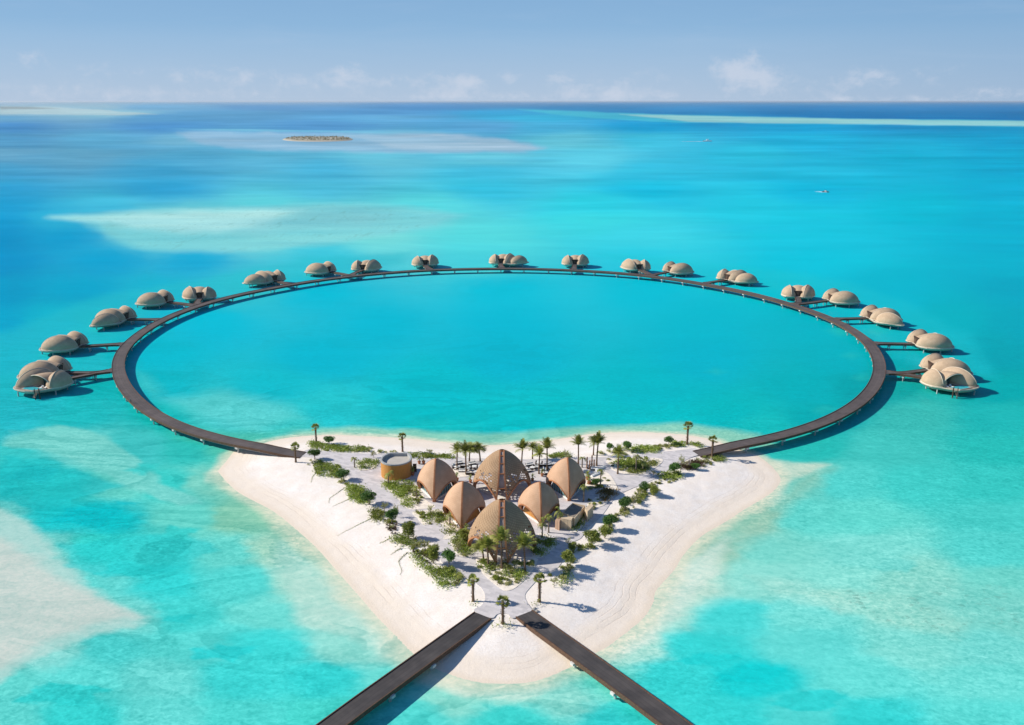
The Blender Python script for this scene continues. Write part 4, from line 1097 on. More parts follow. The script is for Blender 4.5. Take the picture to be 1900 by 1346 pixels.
class Kind:
    """a few differently grown specimens of one kind; each placement is a copy of one of them"""
    def __init__(s, name, cat, group, makers, mats, parts): s.name, s.cat, s.group, s.mk, s.mats, s.parts = name, cat, group, makers, mats, parts; s.pro = [None]*len(makers)
    def put(s, x, y, z, sc, rz, label, var=None, sz=None):
        i = rnd.randrange(len(s.mk)) if var is None else var % len(s.mk)
        if s.pro[i] is None:
            bs = s.mk[i](); bs = bs if isinstance(bs, tuple) else (bs,)
            if len(bs) == 1: r = bs[0].build(s.name, s.mats[0])
            else:
                r = empty(s.name)
                for b, m, nm in zip(bs, s.mats, s.parts): b.build(nm, m, r)
            s.pro[i] = r
        else: r = copy_tree(s.pro[i])
        r.location = (x, y, z); r.rotation_euler = (0, 0, rz); r.scale = (sc, sc, sz or sc)
        tag(r, label, s.cat, s.group); return r
def ground(x, y): return max(gz(x, y), .2)
feather = Kind('palm_tree', 'palm', 'palms on the sand island', [lambda: palm_feather(46, 2.9, .55, .95, 6., .25), lambda: palm_feather(42, 2.7, .5, .85, 6., -.2), lambda: palm_feather(46, 3.0, .7, .8, 6., .4)], [M_TRUNK, L_PALM], ['trunk', 'crown'])
young = Kind('palm_tree', 'palm', 'palms on the sand island', [lambda: palm_feather(11, 2.2, 1.7, .45, 4., .1), lambda: palm_feather(10, 2.0, 1.9, .5, 4., -.1)], [M_BARK, L_PALM], ['trunk', 'crown'])
fan = Kind('fan_palm', 'palm', 'palms on the sand island', [lambda: palm_fan(34), lambda: palm_fan(30), lambda: palm_fan(38)], [M_TRUNK, L_PALM], ['trunk', 'crown'])
rnd_t = Kind('round_tree', 'tree', 'clipped round trees', [lambda: tree_round(1.3, 1.3, 2400), lambda: tree_round(1.35, 1.2, 2400, lobes=11), lambda: tree_round(1.25, 1.4, 2200, lobes=8)], [M_BARK, L_DARK], ['trunk', 'crown'])
mid_t = Kind('leafy_tree', 'tree', 'leafy garden trees', [lambda: tree_round(1.5, 1.0, 2200, .28, .95, 10, 1), lambda: tree_round(1.5, .8, 2200, .30, 1., 12, 1)], [M_BARK, L_MID], ['trunk', 'crown'])
airy = Kind('sparse_tree', 'tree', 'sparse young trees', [lambda: tree_airy(), lambda: tree_airy(1.2, 1.7, 360)], [M_BARK, L_PALE], ['trunk', 'crown'])

def put_h(kind, px, base, top, H0, label, sx=None, var=None):
    """height from the picture: H0 = full height of the specimen to its crown tip"""
    p = at(px, base, PZ); z = ground(p.x, p.y)
    p = at(px, base, z); h = top_h(px, base, top, z); s = h/H0
    return kind.put(p.x, p.y, z-.03, sx or s, rnd.uniform(0, 6.28), label, var, s)
FE = [(848,872,821,'coconut palm with dense upright crown at the left end of the terrace row'),(865,881,819,'coconut palm second from left behind the glass-walled shell, nearest the loungers'),(871,858,822,'coconut palm just behind another one left of the big rear vault'),
 (891,857,822,'spreading coconut palm close to the left of the rear vault'),(968,866,819,'dense-crowned palm just right of the rear vault summit'),(988,853,822,'palm with long loose fronds behind the right terrace seating'),
 (1000,880,827,'palm standing in the right terrace seating nearest the camera'),(1015,873,815,'narrow-crowned palm behind the right terrace seating'),(1073,862,810,'coconut palm behind the rear right glass-walled shell'),
 (1101,845,808,'rear one of the two tall palms beside the wooden posts'),(1107,865,806,'front one of the two tall palms beside the wooden posts'),(1146,880,826,'coconut palm at the tip of the long planting bed on the right'),
 (931,1056,981,'tallest shaggy palm before the front vault ladder'),(906,1051,998,'palm left of the ladder of the front vault, front one of two'),(897,1040,1003,'thin palm behind another at the left foot of the front vault'),(974,1061,993,'palm at the right foot of the front vault')]
for x, b, tp, lab in FE: put_h(feather, x, b, tp, 8.3, lab, sx=rnd.uniform(.88, 1.05))
FA = [(587,821,787,'fan palm at the far left end of the island by the lagoon'),(549,858,822,'small fan palm beside the left landing of the ring boardwalk'),(747,838,804,'slender fan palm behind the round wooden building'),
 (1275,824,783,'tall thin fan palm at the far right end by the lagoon'),(1321,849,809,'fan palm in front of the right landing of the ring boardwalk'),(878,1116,1068,'fan palm on the sand left of the paved junction'),
 (1001,1117,1066,'fan palm on the sand right of the paved junction'),(933,1158,1107,'fan palm in its own ring of plants between the two footbridges')]
for x, b, tp, lab in FA: put_h(fan, x, b, tp, 6.15, lab)
YO = [(1180,874,840,'drooping young palm in the long planting bed on the right'),(1006,998,962,'young palm by the right flank of the front vault'),(1018,989,951,'young palm between the front vault and the stone block'),
 (1038,977,941,'young palm leaning over the low rose wing of the stone block'),(1083,931,896,'thin young palm behind the stone block'),(1114,900,866,'thin young palm in the shadow of the right glass shell'),
 (773,925,900,'drooping young palm in front of the left glass-walled shell'),(721,899,872,'young palm against the round wooden building'),(835,975,950,'drooping young palm beside the left ochre-walled shell'),
 (1193,874,852,'low young palm near the end of the right planting bed'),(1080,868,845,'low young palm behind the right glass shell'),(658,868,846,'small young palm in the round bed on the left path'),(851,1080,1063,'squat young palm left of the front bed')]
for x, b, tp, lab in YO: put_h(young, x, b, tp, 5.0, lab, sx=rnd.uniform(.75, .95))
def put_r(kind, px, cy, r, base, unitR, th, label):
    z = ground(*at(px, base, PZ).xy); p = at(px, base, z); q = at(px, base, z); s = r/(FOC/((p.y*cT+(CH-z)*sT)))/unitR
    h = top_h(px, base, cy-r, z); 
    return kind.put(p.x, p.y, z-.03, s, rnd.uniform(0, 6.28), label, None, h/(th+unitR*1.9))
RT = [(611,818,9,826,'dark round tree by the lagoon at the far left'),(584,843,10,853,'dark round tree at the left end of the path'),(638,881,11,891,'dark round tree third along the left edge of the path'),
 (685,923,13,936,'broad dark round tree midway along the left beach edge'),(727,954,11,972,'dark round tree above the brown cactus patch'),(833,1030,11.5,1054,'dark ball-shaped tree on a thin trunk by the front left path'),
 (1241,817,8,826,'dark round tree at the far right by the tall fan palm'),(1163,828,8.5,838,'dark round tree behind the long right bed'),(1132,828,6.5,838,'small dark round tree behind the posts'),
 (1250,870,10.5,880,'dark round tree high on the right beach edge'),(1195,904,9.5,915,'dark round tree with a green bush at its right'),(1160,935,12.5,948,'dark umbrella-shaped tree midway up the right beach edge'),
 (1130,968,12.5,982,'dark round tree next to the leafy clump on the right path'),(1290,866,7,872,'small dark bushy tree near the right landing'),(1106,894,7,902,'dark round shrub-tree in the shade of the right glass shell')]
for x, c_, r, b, lab in RT: put_r(rnd_t, x, c_, r, b, 1.15, 1.5, lab)
MT = [(758,977,13,1000,'light green round tree on the left bank'),(805,1018,13,1046,'olive-leaved tree left of the ball-shaped one'),(1098,994,15,1012,'bright leafy tree by the right path, largest there'),(1122,984,12,999,'leafy tree touching the largest one on the right path'),
 (1052,1030,13.5,1052,'leafy green tree alone on the right bank near the front'),(1212,908,10,920,'bright green bushy tree beside the dark round one on the right'),(1062,1012,9,1024,'small leafy tree half-way between two larger ones on the right'),(862,990,11,1006,'green tree tucked left of the front vault')]
for x, c_, r, b, lab in MT: put_r(mid_t, x, c_, r, b, 1.4, 1.2, lab)
AT = [(714,932,9,952,'sparse young tree casting shade on the left path'),(735,940,8,960,'thin sparse tree right of the brown cactus patch'),(787,1000,13,1028,'sparse open-crowned tree with yellow-green leaves on the left bank'),(799,940,8,958,'sparse sapling in the triangular bed'),
 (1176,921,10,936,'sparse yellow-green tree on the right beach edge'),(1264,850,9,870,'sparse sapling by the upper right path'),(1028,1074,11,1090,'sparse bushy tree right of the front junction'),(1045,1068,9,1082,'second sparse tree by the right front bank'),(1054,1002,8,1016,'sparse sapling by the curve of the shadowed path'),
 (1212,874,7,886,'sapling beside the upper right path'),(693,842,7,850,'sparse sapling behind the path on the upper left'),(797,835,8,846,'sparse flowering sapling behind the left terrace'),(850,1005,10,1034,'sparse bamboo-like tree left of the front vault'),(1050,840,8,850,'sparse sapling behind the rear right shell'),(955,1040,8,1058,'sparse sapling under the front vault')]
for x, c_, r, b, lab in AT: put_r(airy, x, c_, r, b, 1.35, 1.8, lab)

# ---- creeping green cover: each mat is one mass
def inpoly(x, y, P):
    c = False; n = len(P)
    for i in range(n):
        a, b = P[i], P[(i+1) % n]
        if ((a[1] > y) != (b[1] > y)) and (x < (b[0]-a[0])*(y-a[1])/(b[1]-a[1])+a[0]): c = not c
    return c
def scatter(P, n, sd=None):
    xs_ = [p[0] for p in P]; ys_ = [p[1] for p in P]; out = []; t_ = 0
    while len(out) < n and t_ < n*40:
        t_ += 1; x = rnd.uniform(min(xs_), max(xs_)); y = rnd.uniform(min(ys_), max(ys_))
        if inpoly(x, y, P): out.append((x, y))
    return out
def area(P): return abs(sum(P[i][0]*P[(i+1) % len(P)][1]-P[(i+1) % len(P)][0]*P[i][1] for i in range(len(P))))/2
COVER = [
 ([(575,812),(605,822),(650,828),(682,827),(682,836),(640,839),(600,836),(575,828)],0,'green creeper mat at the far left by the lagoon'),
 ([(587,856),(605,860),(630,869),(645,884),(625,886),(602,884),(588,878)],0,'green creeper mat on the upper left bank'),
 ([(642,901),(673,904),(690,930),(672,938),(655,928),(645,920)],0,'green creeper mat below the second round tree on the left'),
 ([(686,944),(703,948),(709,967),(693,970)],1,'yellowish green creeper above the cactus patch'),
 ([(725,998),(739,991),(755,995),(771,1003),(776,1010),(755,1015),(745,1017),(736,1009)],0,'thick green creeper mat on the left bank with a sapling in it'),
 ([(762,1024),(774,1031),(797,1047),(796,1055),(784,1053),(772,1042)],0,'narrow green creeper strip under the dark cactus patch'),
 ([(790,1056),(807,1054),(838,1059),(850,1068),(838,1073),(814,1076),(798,1067)],0,'broad green creeper mat before the front left bank'),
 ([(806,1080),(827,1075),(848,1076),(848,1088),(831,1094),(817,1086)],0,'lowest green creeper clump at the front left'),
 ([(709,898),(722,896),(733,895),(762,895),(768,903),(752,914),(757,923),(768,942),(755,944),(735,920),(716,906)],0,'green planting along the path below the round wooden building'),
 ([(787,960),(800,950),(820,953),(828,967),(808,971),(790,973)],0,'green planting in the triangular bed left of the ochre-walled shell'),
 ([(840,1002),(852,988),(870,986),(869,1010),(873,1029),(852,1030),(840,1012)],0,'green planting at the left flank of the front vault'),
 ([(890,1046),(901,1042),(914,1052),(912,1064),(898,1064)],0,'round green clump at the left of the front bed'),
 ([(932,1058),(948,1056),(951,1066),(940,1071),(930,1066)],0,'small green clump in the middle of the front bed'),
 ([(954,1062),(970,1058),(978,1066),(966,1076),(954,1072)],0,'round green clump at the right of the front bed'),
 ([(994,1000),(1012,996),(1030,1004),(1024,1017),(1005,1033),(988,1030)],0,'shaded green planting at the right flank of the front vault'),
 ([(1064,968),(1071,958),(1084,947),(1095,953),(1090,964),(1072,985),(1062,984)],0,'green hedge climbing the side of the stone block'),
 ([(1168,832),(1190,827),(1222,832),(1220,840),(1172,842)],0,'green mat behind the upper right path'),
 ([(1247,816),(1270,818),(1274,826),(1249,828)],0,'green mat at the far right by the tall fan palm'),
 ([(1280,817),(1296,819),(1308,826),(1290,827)],0,'low green mat near the right landing'),
 ([(1140,858),(1170,853),(1190,858),(1185,868),(1150,870)],0,'green planting in the long right bed'),
 ([(1160,866),(1200,858),(1222,857),(1215,866),(1185,880),(1165,878)],1,'yellow-green planting at the tip of the long right bed'),
 ([(1258,866),(1287,856),(1312,860),(1308,868),(1287,873),(1264,872)],2,'dark brown-green planting near the right landing'),
 ([(1325,842),(1336,842),(1350,850),(1330,857)],0,'green clump by the fan palm at the right landing'),
 ([(1222,882),(1240,877),(1264,877),(1262,888),(1232,891)],0,'green mat on the upper right beach edge'),
 ([(1106,918),(1126,906),(1148,911),(1138,923),(1120,932)],3,'rust-coloured shrubs on the right path bed'),
 ([(756,840),(805,840),(844,844),(844,851),(800,850),(757,850)],0,'long green strip behind the left terrace'),
 ([(1018,843),(1055,838),(1060,847),(1018,849)],0,'green strip behind the right terrace'),
 ([(663,858),(688,853),(702,858),(691,870),(670,872)],0,'round green bed in the upper left path'),
 ([(1034,1082),(1050,1062),(1058,1070),(1042,1090)],0,'green clump right of the front junction'),
 ([(822,978),(842,974),(848,987),(836,993),(826,990)],1,'green clump below the left ochre-walled shell'),
 ([(868,1119),(876,1114),(892,1116),(893,1121),(878,1124)],0,'low green plants at the foot of the left junction palm'),
 ([(914,1160),(924,1154),(944,1154),(954,1162),(946,1168),(924,1168)],1,'sparse ring of plants at the foot of the tip palm'),
 ([(984,1116),(994,1118),(1014,1122),(1008,1126),(990,1124)],1,'low green plants at the foot of the right junction palm'),
]
CM = [L_GRASS, L_MID, L_BRN, L_ORG]
for P, kd, lab in COVER:
    Wd = [at(x, y, PZ).xy for x, y in P]; A_ = area([tuple(v) for v in Wd]); b = MB(); n = int(A_*38)
    if 'sparse' in lab or 'low green plants' in lab: n = int(A_*7)
    cl = [(rnd.uniform(0, 1), 0) for _ in range(1)]
    for (x, y) in scatter([tuple(v) for v in Wd], n):
        if float(vnoise(np.array(x*.75+40), np.array(y*.75), 9)) < .46 and rnd.random() < .85: continue
        j = 1.2; x += rnd.gauss(0, j*.5); y += rnd.gauss(0, j*.5)
        hgt = .25+.75*float(vnoise(np.array(x*.9), np.array(y*.9), 5)); z = ground(x, y)+.08
        for q in range(2):
            d = Vector((rnd.uniform(-1, 1), rnd.uniform(-1, 1), rnd.uniform(.1, 1.2))); leaf(b, Vector((x, y, z+hgt*rnd.uniform(.0, .8))), d, rnd.uniform(.28, .5), .2, rdir())
    o = b.build('ground_cover', CM[kd]); tag(o, lab, kind='stuff')

# ---- small desert plants set out singly in the sand
tuft = Kind('small_plant', 'plant', 'small plants set out in the sandy banks', [lambda: agave(16, .62), lambda: agave(14, .5), lambda: bush(.4, 70, .2, .9)], [L_PALE], [])
tuft2 = Kind('small_shrub', 'shrub', 'small green shrubs set out in the sandy banks', [lambda: bush(.5, 110, .22, .9), lambda: bush(.42, 90, .2, 1.1)], [L_MID], [])
cact = Kind('dark_cactus', 'cactus', 'dark brown column plants in the left bank', [lambda: bush(.34, 130, .16, 2.3), lambda: bush(.38, 140, .16, 2.0)], [L_BRN], [])
PL = [([(1062,1040),(1078,1030),(1075,1014),(1062,1024)],9),([(1066,1030),(1092,1016),(1132,990),(1150,962),(1142,952),(1124,985),(1090,1010),(1062,1022)],20),([(1150,966),(1168,950),(1196,926),(1200,905),(1186,908),(1166,930),(1142,952)],40),([(1206,908),(1236,890),(1270,875),(1264,868),(1222,888),(1196,900)],22),
 ([(1272,872),(1315,862),(1340,852),(1318,844),(1290,852),(1262,862)],26),([(1188,840),(1238,824),(1262,828),(1222,838)],14),([(1110,846),(1165,840),(1165,834),(1110,838)],18),([(1128,852),(1180,849),(1228,854),(1205,870),(1180,880),(1140,870)],18),
 ([(556,852),(590,858),(612,868),(640,892),(628,892),(590,882),(570,862)],22),([(640,892),(662,904),(690,935),(712,952),(722,975),(705,976),(680,940),(650,925)],18),([(745,1008),(785,1024),(800,1036),(812,1042),(800,1022),(780,1010)],18),([(815,1046),(840,1058),(862,1072),(870,1080),(850,1078),(820,1062)],14),
 ([(896,1062),(929,1087),(964,1083),(984,1060),(960,1070),(930,1072)],22),([(884,1042),(900,1040),(990,1040),(990,1052),(900,1050)],10),([(766,952),(795,949),(790,970),(780,966)],9),([(730,900),(770,905),(800,935),(790,942),(765,938),(760,920)],18),
 ([(630,835),(742,842),(742,838),(640,832)],16),([(1085,925),(1105,935),(1118,942),(1100,950),(1092,938)],12),([(1042,1062),(1060,1045),(1066,1052),(1050,1072)],8)]
bushk = Kind('leafy_bush', 'bush', 'leafy bushes among the beds', [lambda: bush(.85, 420, .24, .95), lambda: bush(1.0, 460, .26, .8), lambda: bush(.7, 380, .22, 1.3)], [L_MID], [])
oliv = Kind('olive_bush', 'bush', 'olive bushes among the beds', [lambda: bush(.8, 300, .24, 1.1), lambda: bush(.95, 320, .26, .8)], [L_PALE], [])
for P, n in [([(884,1042),(900,1040),(990,1040),(985,1060),(964,1083),(929,1087),(897,1064)],26),([(592,856),(640,868),(655,896),(690,926),(676,934),(645,912),(628,892)],14),([(680,936),(716,956),(740,975),(722,984),(700,968)],9),([(740,1000),(775,998),(812,1020),(816,1044),(790,1040),(765,1020)],14),
    ([(812,1046),(856,1068),(846,1090),(815,1076)],9),([(838,1000),(852,988),(878,988),(876,1028),(855,1032)],10),([(992,996),(1030,1002),(1012,1030),(988,1034)],8),([(1128,852),(1215,851),(1228,856),(1190,880),(1140,872)],18),([(1262,866),(1330,846),(1345,852),(1310,868),(1270,876)],12),
    ([(1196,908),(1262,874),(1266,884),(1212,914)],10),([(1140,956),(1196,908),(1204,916),(1156,966)],10),([(1080,1008),(1140,962),(1150,974),(1096,1018)],10),([(1010,1070),(1050,1030),(1066,1040),(1040,1088)],9),([(1085,905),(1104,884),(1126,880),(1146,910),(1110,938)],12),
    ([(709,898),(765,896),(800,936),(768,944),(735,920)],12),([(767,951),(822,950),(836,968),(800,974)],8),([(575,815),(690,828),(684,838),(600,838)],9),([(1110,846),(1240,822),(1240,834),(1120,849)],12),([(750,842),(850,845),(850,851),(752,850)],8),([(1015,843),(1062,838),(1062,849),(1016,850)],5)]:
    Wd = [tuple(at(x, y, PZ).xy) for x, y in P]
    for (x, y) in scatter(Wd, n):
        if rnd.random() < .5: bushk.put(x, y, ground(x, y), rnd.uniform(.45, 1.05), rnd.uniform(0, 6), 'leafy green bush growing among the island beds')
        else: oliv.put(x, y, ground(x, y), rnd.uniform(.5, 1.1), rnd.uniform(0, 6), 'yellowish olive bush growing among the island beds')
tc_ = 0
for P, n in PL:
    Wd = [tuple(at(x, y, PZ).xy) for x, y in P]
    for (x, y) in scatter(Wd, int(n*.98)):
        tc_ += 1
        if rnd.random() < .62: tuft.put(x, y, ground(x, y)+.04, rnd.uniform(1.0, 1.9), rnd.uniform(0, 6), 'small pale spiky plant set in the sandy banks')
        else: tuft2.put(x, y, ground(x, y)+.04, rnd.uniform(1.0, 1.9), rnd.uniform(0, 6), 'small green shrub set in the sandy banks')
for P, n in [([(712,964),(728,962),(738,975),(736,990),(722,992)],24),([(764,1022),(786,1026),(812,1024),(812,1040),(798,1046),(780,1036)],36)]:
    Wd = [tuple(at(x, y, PZ).xy) for x, y in P]; got = []
    for (x, y) in scatter(Wd, n*6):
        if len(got) >= n: break
        if all((x-a)**2+(y-b_)**2 > .35 for a, b_ in got): got.append((x, y)); cact.put(x, y, ground(x, y)+.02, rnd.uniform(.7, 1.1), rnd.uniform(0, 6), 'dark brown column-shaped plant in a patch on the left bank')
# ---- vines running out over the beach
VI = [([(587,880),(580,888),(577,898)],'vine trailing onto the upper left beach'),([(645,905),(625,918),(612,926),(610,934)],'vine curling over the left beach below the round tree'),([(650,928),(635,934),(617,940)],'short straight vine on the left beach'),
 ([(690,964),(670,972),(645,982),(626,991)],'longest vine running across the left beach'),([(756,1028),(745,1036),(740,1044),(745,1058),(741,1066)],'hooked vine hanging down the left beach'),([(724,1000),(712,1006),(704,1008)],'thin vine west of the creeper mat'),([(744,1020),(735,1024),(724,1030)],'vine below the thick creeper mat')]
for P, lab in VI:
    pts = catmull([at(x, y, 1.) for x, y in P], 8); b = MB(); lv = []
    pp = [(p.x, p.y, ground(p.x, p.y)+.05) for p in pts]; b.tube(pp, [.045*(1-.7*i/len(pp)) for i in range(len(pp))], 5)
    for i, p in enumerate(pp):
        for q in range(int(6*(1-i/len(pp)))+1): leaf(b, Vector(p)+Vector((rnd.gauss(0, .12), rnd.gauss(0, .12), .02)), Vector((rnd.uniform(-1, 1), rnd.uniform(-1, 1), .5)), .2, .1, rdir())
    tag(b.build('beach_vine', L_MID), lab, 'vine', 'vines creeping over the left beach')
# ============================================================ FURNITURE AND SMALL THINGS
M_TERRA = simple('terracotta', (.42, .17, .08), .8, .1, 2.)
M_DKF = simple('dark_rattan', (.06, .045, .035), .8, .3, 6.)
def make_sofa():
    r = empty('outdoor_sofa'); b = MB(); b.box((0, 0, .18), (2.2, .95, .3)); b.box((0, .42, .5), (2.2, .14, .5)); b.build('frame', M_DKF, r)
    b = MB(); b.box((-.52, -.05, .42), (1.0, .8, .2)); b.box((.52, -.05, .42), (1.0, .8, .2)); b.box((0, .28, .65), (2.0, .2, .35)); b.build('cushion', M_WHITE, r); return r
def make_table():
    r = empty('dining_table'); b = MB(); b.tube([(0, 0, .70), (0, 0, .76)], .62, 14); b.build('table_top', M_WHITE, r)
    b = MB(); b.tube([(0, 0, 0), (0, 0, .70)], .08, 6); b.tube([(0, 0, 0), (0, 0, .05)], .35, 10); b.build('leg', M_DKF, r); return r
def make_chair():
    r = empty('dining_chair'); b = MB(); b.box((0, 0, .44), (.5, .5, .08)); b.build('seat', M_DKF, r); b = MB(); b.box((0, .24, .72), (.5, .07, .5)); b.build('backrest', M_DKF, r)
    for x in (-.2, .2):
        for y in (-.2, .2): b = MB(); b.box((x, y, .2), (.05, .05, .4)); b.build('leg', M_DKF, r)
    return r
def make_planter():
    r = empty('potted_palm'); b = MB(); b.tube([(0, 0, 0), (0, 0, .1), (0, 0, .75), (0, 0, .85)], [.28, .32, .48, .5], 12); b.build('pot', M_TERRA, r)
    t_, c_ = palm_feather(12, 1.1, 1.2, .8, .9, .0); t2 = MB(); t2.v = [(x*.5, y*.5, z+.8) for x, y, z in t_.v]; t2.f = t_.f; t2.build('stem', M_BARK, r); c2 = MB(); c2.v = [(x, y, z+.8) for x, y, z in c_.v]; c2.f = c_.f; c2.build('foliage', L_MID, r); return r
pro = {}
def place(kind, maker, x, y, rz, label, cat, group, sc=1., z=None):
    p = at(x, y, PZ+.08)
    if kind not in pro: pro[kind] = o = maker()
    else: o = copy_tree(pro[kind])
    o.location = (p.x, p.y, PZ+.08 if z is None else z); o.rotation_euler = (0, 0, rz); o.scale = (sc, sc, sc); tag(o, label, cat, group); return o
SO = [(842,866),(852,861),(861,868),(876,862),(858,876),(872,881),(983,864),(994,869),(1006,866),(1010,873),(1018,864),(978,876),(1092,868),(1103,872),(1045,862),(1030,868)]
where = ['leftmost of the left terrace','rear left of the left terrace','beside the palm trunk on the left terrace','close behind the rear vault on its left','in the middle of the left terrace','in front on the left terrace','close behind the rear vault on its right','in the middle of the right terrace',
 'right of the palm on the right terrace','in front on the right terrace','rear right of the right terrace','in front of the right terrace palms','left of the wooden posts','right of the wooden posts','just behind the rear right shell','between the right terrace and the rear right shell']
for k, (x, y) in enumerate(SO): place('sofa', make_sofa, x, y, rnd.choice([0, PI/2, PI, .4]), 'low dark sofa with white cushions '+where[k], 'sofa', 'lounge sofas on the terraces')
TB = [(847,871,'left edge of the left terrace'),(867,873,'middle of the left terrace'),(880,870,'left terrace beside the rear vault'),(884,880,'front of the left terrace'),(988,872,'left side of the right terrace'),(1000,863,'rear of the right terrace'),(1012,881,'front of the right terrace'),(1024,874,'right side of the right terrace')]
for k, (x, y, wh) in enumerate(TB):
    place('table', make_table, x, y, 0, 'round white table at the '+wh, 'table', 'tables on the terraces', 1.1)
    p = at(x, y, PZ+.08)
    for q in range(4):
        a = q*PI/2+.4+k
        if 'chair' not in pro: pro['chair'] = o = make_chair()
        else: o = copy_tree(pro['chair'])
        o.location = (p.x+math.cos(a)*.95, p.y+math.sin(a)*.95, PZ+.08); o.rotation_euler = (0, 0, a-PI/2); tag(o, 'small dark chair drawn up to a round white terrace table', 'chair', 'chairs around the terrace tables')
PT = [(778,861,'left one of the two potted palms by the round building'),(786,861,'right one of the two potted palms by the round building'),(873,896,'potted palm at the left foot of the rear vault'),(1006,884,'potted palm on the shaded terrace right of the rear vault'),(988,893,'potted palm close to the right arch of the rear vault'),
 (1090,891,'potted palm in the shade of the rear right shell'),(766,882,'potted palm between the round building and the glass shell'),(848,893,'potted palm right of the left glass shell'),(866,992,'potted palm in the bed left of the front vault'),(1093,899,'potted palm nearest the shaded courtyard edge')]
for x, y, lab in PT: place('planter', make_planter, x, y, rnd.uniform(0, 6), lab, 'potted palm', 'potted palms about the pavilions', rnd.uniform(.9, 1.2))
for x, y, hgt, lab in [(1089,869,3.4,'leftmost of the carved wooden posts'),(1094,871,2.7,'second of the carved wooden posts'),(1098,867,3.6,'tallest carved wooden post'),(1102,870,2.8,'rightmost of the carved wooden posts')]:
    p = at(x, y, PZ+.08); b = MB(); n = 12; b.tube([(0, 0, hgt*i/n) for i in range(n+1)], [.24-.04*math.sin(i*1.7)-.006*i for i in range(n+1)], 8); o = b.build('carved_post', simple('carved_wood', (.28, .15, .09), .8, .3, 4.) if 'cp' not in pro else pro['cp'], loc=(p.x, p.y, PZ+.06)); pro['cp'] = o.data.materials[0]; tag(o, lab, 'post', 'carved wooden posts')
# stepped seating walls round the posts
for k, (x0, y0, x1, y1, lab) in enumerate([(1083,874,1106,880,'low white bench wall in front of the posts'),(1106,873,1122,866,'low white bench wall right of the posts'),(1098,884,1112,878,'lower white bench wall nearest the shaded court')]):
    a = at(x0, y0, PZ+.3).xy; c_ = at(x1, y1, PZ+.3).xy; d = c_-a; b = MB(); m_ = (a+c_)/2; b.box((0, 0, .24), (d.length, .6, .46), 0); b.box((0, .1, .50), (d.length-.1, .34, .08), 0); o = b.build('bench_wall', M_WHITE, loc=(m_.x, m_.y, PZ+.05)); o.rotation_euler = (0, 0, math.atan2(d.y, d.x)); tag(o, lab, 'bench', 'bench walls by the posts')
# rocks
def rock(s):
    import bmesh
    bm = bmesh.new(); bmesh.ops.create_icosphere(bm, subdivisions=2, radius=s)
    for v in bm.verts: v.co *= 1+.3*(float(vnoise(np.array(v.co.x*3/s+9), np.array(v.co.y*3/s+v.co.z), 4))-.5); v.co.z *= .6
    me_ = bpy.data.meshes.new('rock'); bm.to_mesh(me_); bm.free(); me_.materials.append(M_ROCK); o = bpy.data.objects.new('rock', me_); COL.objects.link(o); return o
M_ROCK = simple('grey_rock', (.36, .34, .31), .9, .25, 2., .5, 5.)
for x, y, s, lab in [(990,1131,.5,'left rock beside the right junction palm'),(996,1133,.42,'right rock beside the right junction palm'),(992,1128,.3,'smallest rock beside the right junction palm')]:
    p = at(x, y, PZ); o = rock(s); o.location = (p.x, p.y, ground(p.x, p.y)+.1); tag(o, lab, 'rock', 'rocks by the junction palm')

# ---- a person walking on the boardwalk
def person(x, y, face, label, shirt, trous):
    p = at(x, y, DZ+.01)
    me_ = bpy.data.meshes.new('person')
    J = {'pel': (0, 0, .95), 'bel': (0, 0, 1.1), 'che': (0, .01, 1.32), 'nek': (0, .01, 1.47), 'hd0': (0, .02, 1.56), 'hd1': (0, .03, 1.68)}
    vs = [(0, 0, .95), (0, 0, 1.12), (0, .01, 1.34), (0, .02, 1.48), (0, .03, 1.56), (0, .03, 1.70)]; es = [(0, 1), (1, 2), (2, 3), (3, 4), (4, 5)]; rr_ = [.15, .13, .16, .055, .09, .085]
    for s in (-1, 1):
        o = len(vs); vs += [(s*.09, 0, .88), (s*.10, s*.10, .48), (s*.10, s*.16-.04, .09), (s*.10, s*.16+.10, .04)]; es += [(0, o), (o, o+1), (o+1, o+2), (o+2, o+3)]; rr_ += [.09, .06, .04, .035]
        o = len(vs); vs += [(s*.19, 0, 1.40), (s*.25, -s*.06, 1.14), (s*.24, -s*.02, .90), (s*.24, .0, .80)]; es += [(2, o), (o, o+1), (o+1, o+2), (o+2, o+3)]; rr_ += [.06, .042, .032, .03]
    me_.from_pydata(vs, es, []); o = bpy.data.objects.new('person', me_); COL.objects.link(o)
    md = o.modifiers.new('skin', 'SKIN'); 
    for i, v in enumerate(me_.skin_vertices[0].data): v.radius = (rr_[i], rr_[i]*(.75 if i < 3 else 1)); v.use_root = (i == 0)
    sb = o.modifiers.new('sub', 'SUBSURF'); sb.levels = 1; sb.render_levels = 1
    m_, t_ = newmat('clothed_body'); s_ = t_.add('ShaderNodeSeparateXYZ', {0: t_.obj}); z_ = s_.outputs[2]
    c_ = t_.mix(t_.math('GREATER_THAN', z_, .98), trous, shirt); c_ = t_.mix(t_.math('GREATER_THAN', z_, 1.47), c_, (.35, .2, .13)); c_ = t_.mix(t_.math('GREATER_THAN', z_, 1.69), c_, (.03, .02, .015)); t_.l.new(c_, t_.p.inputs['Base Color'])
    me_.materials.append(m_); o.location = p; o.rotation_euler = (0, 0, face); tag(o, label, 'person'); return o
person(243, 748, 2.4, 'person in dark clothes walking on the left curve of the boardwalk', (.05, .05, .07), (.03, .03, .04))

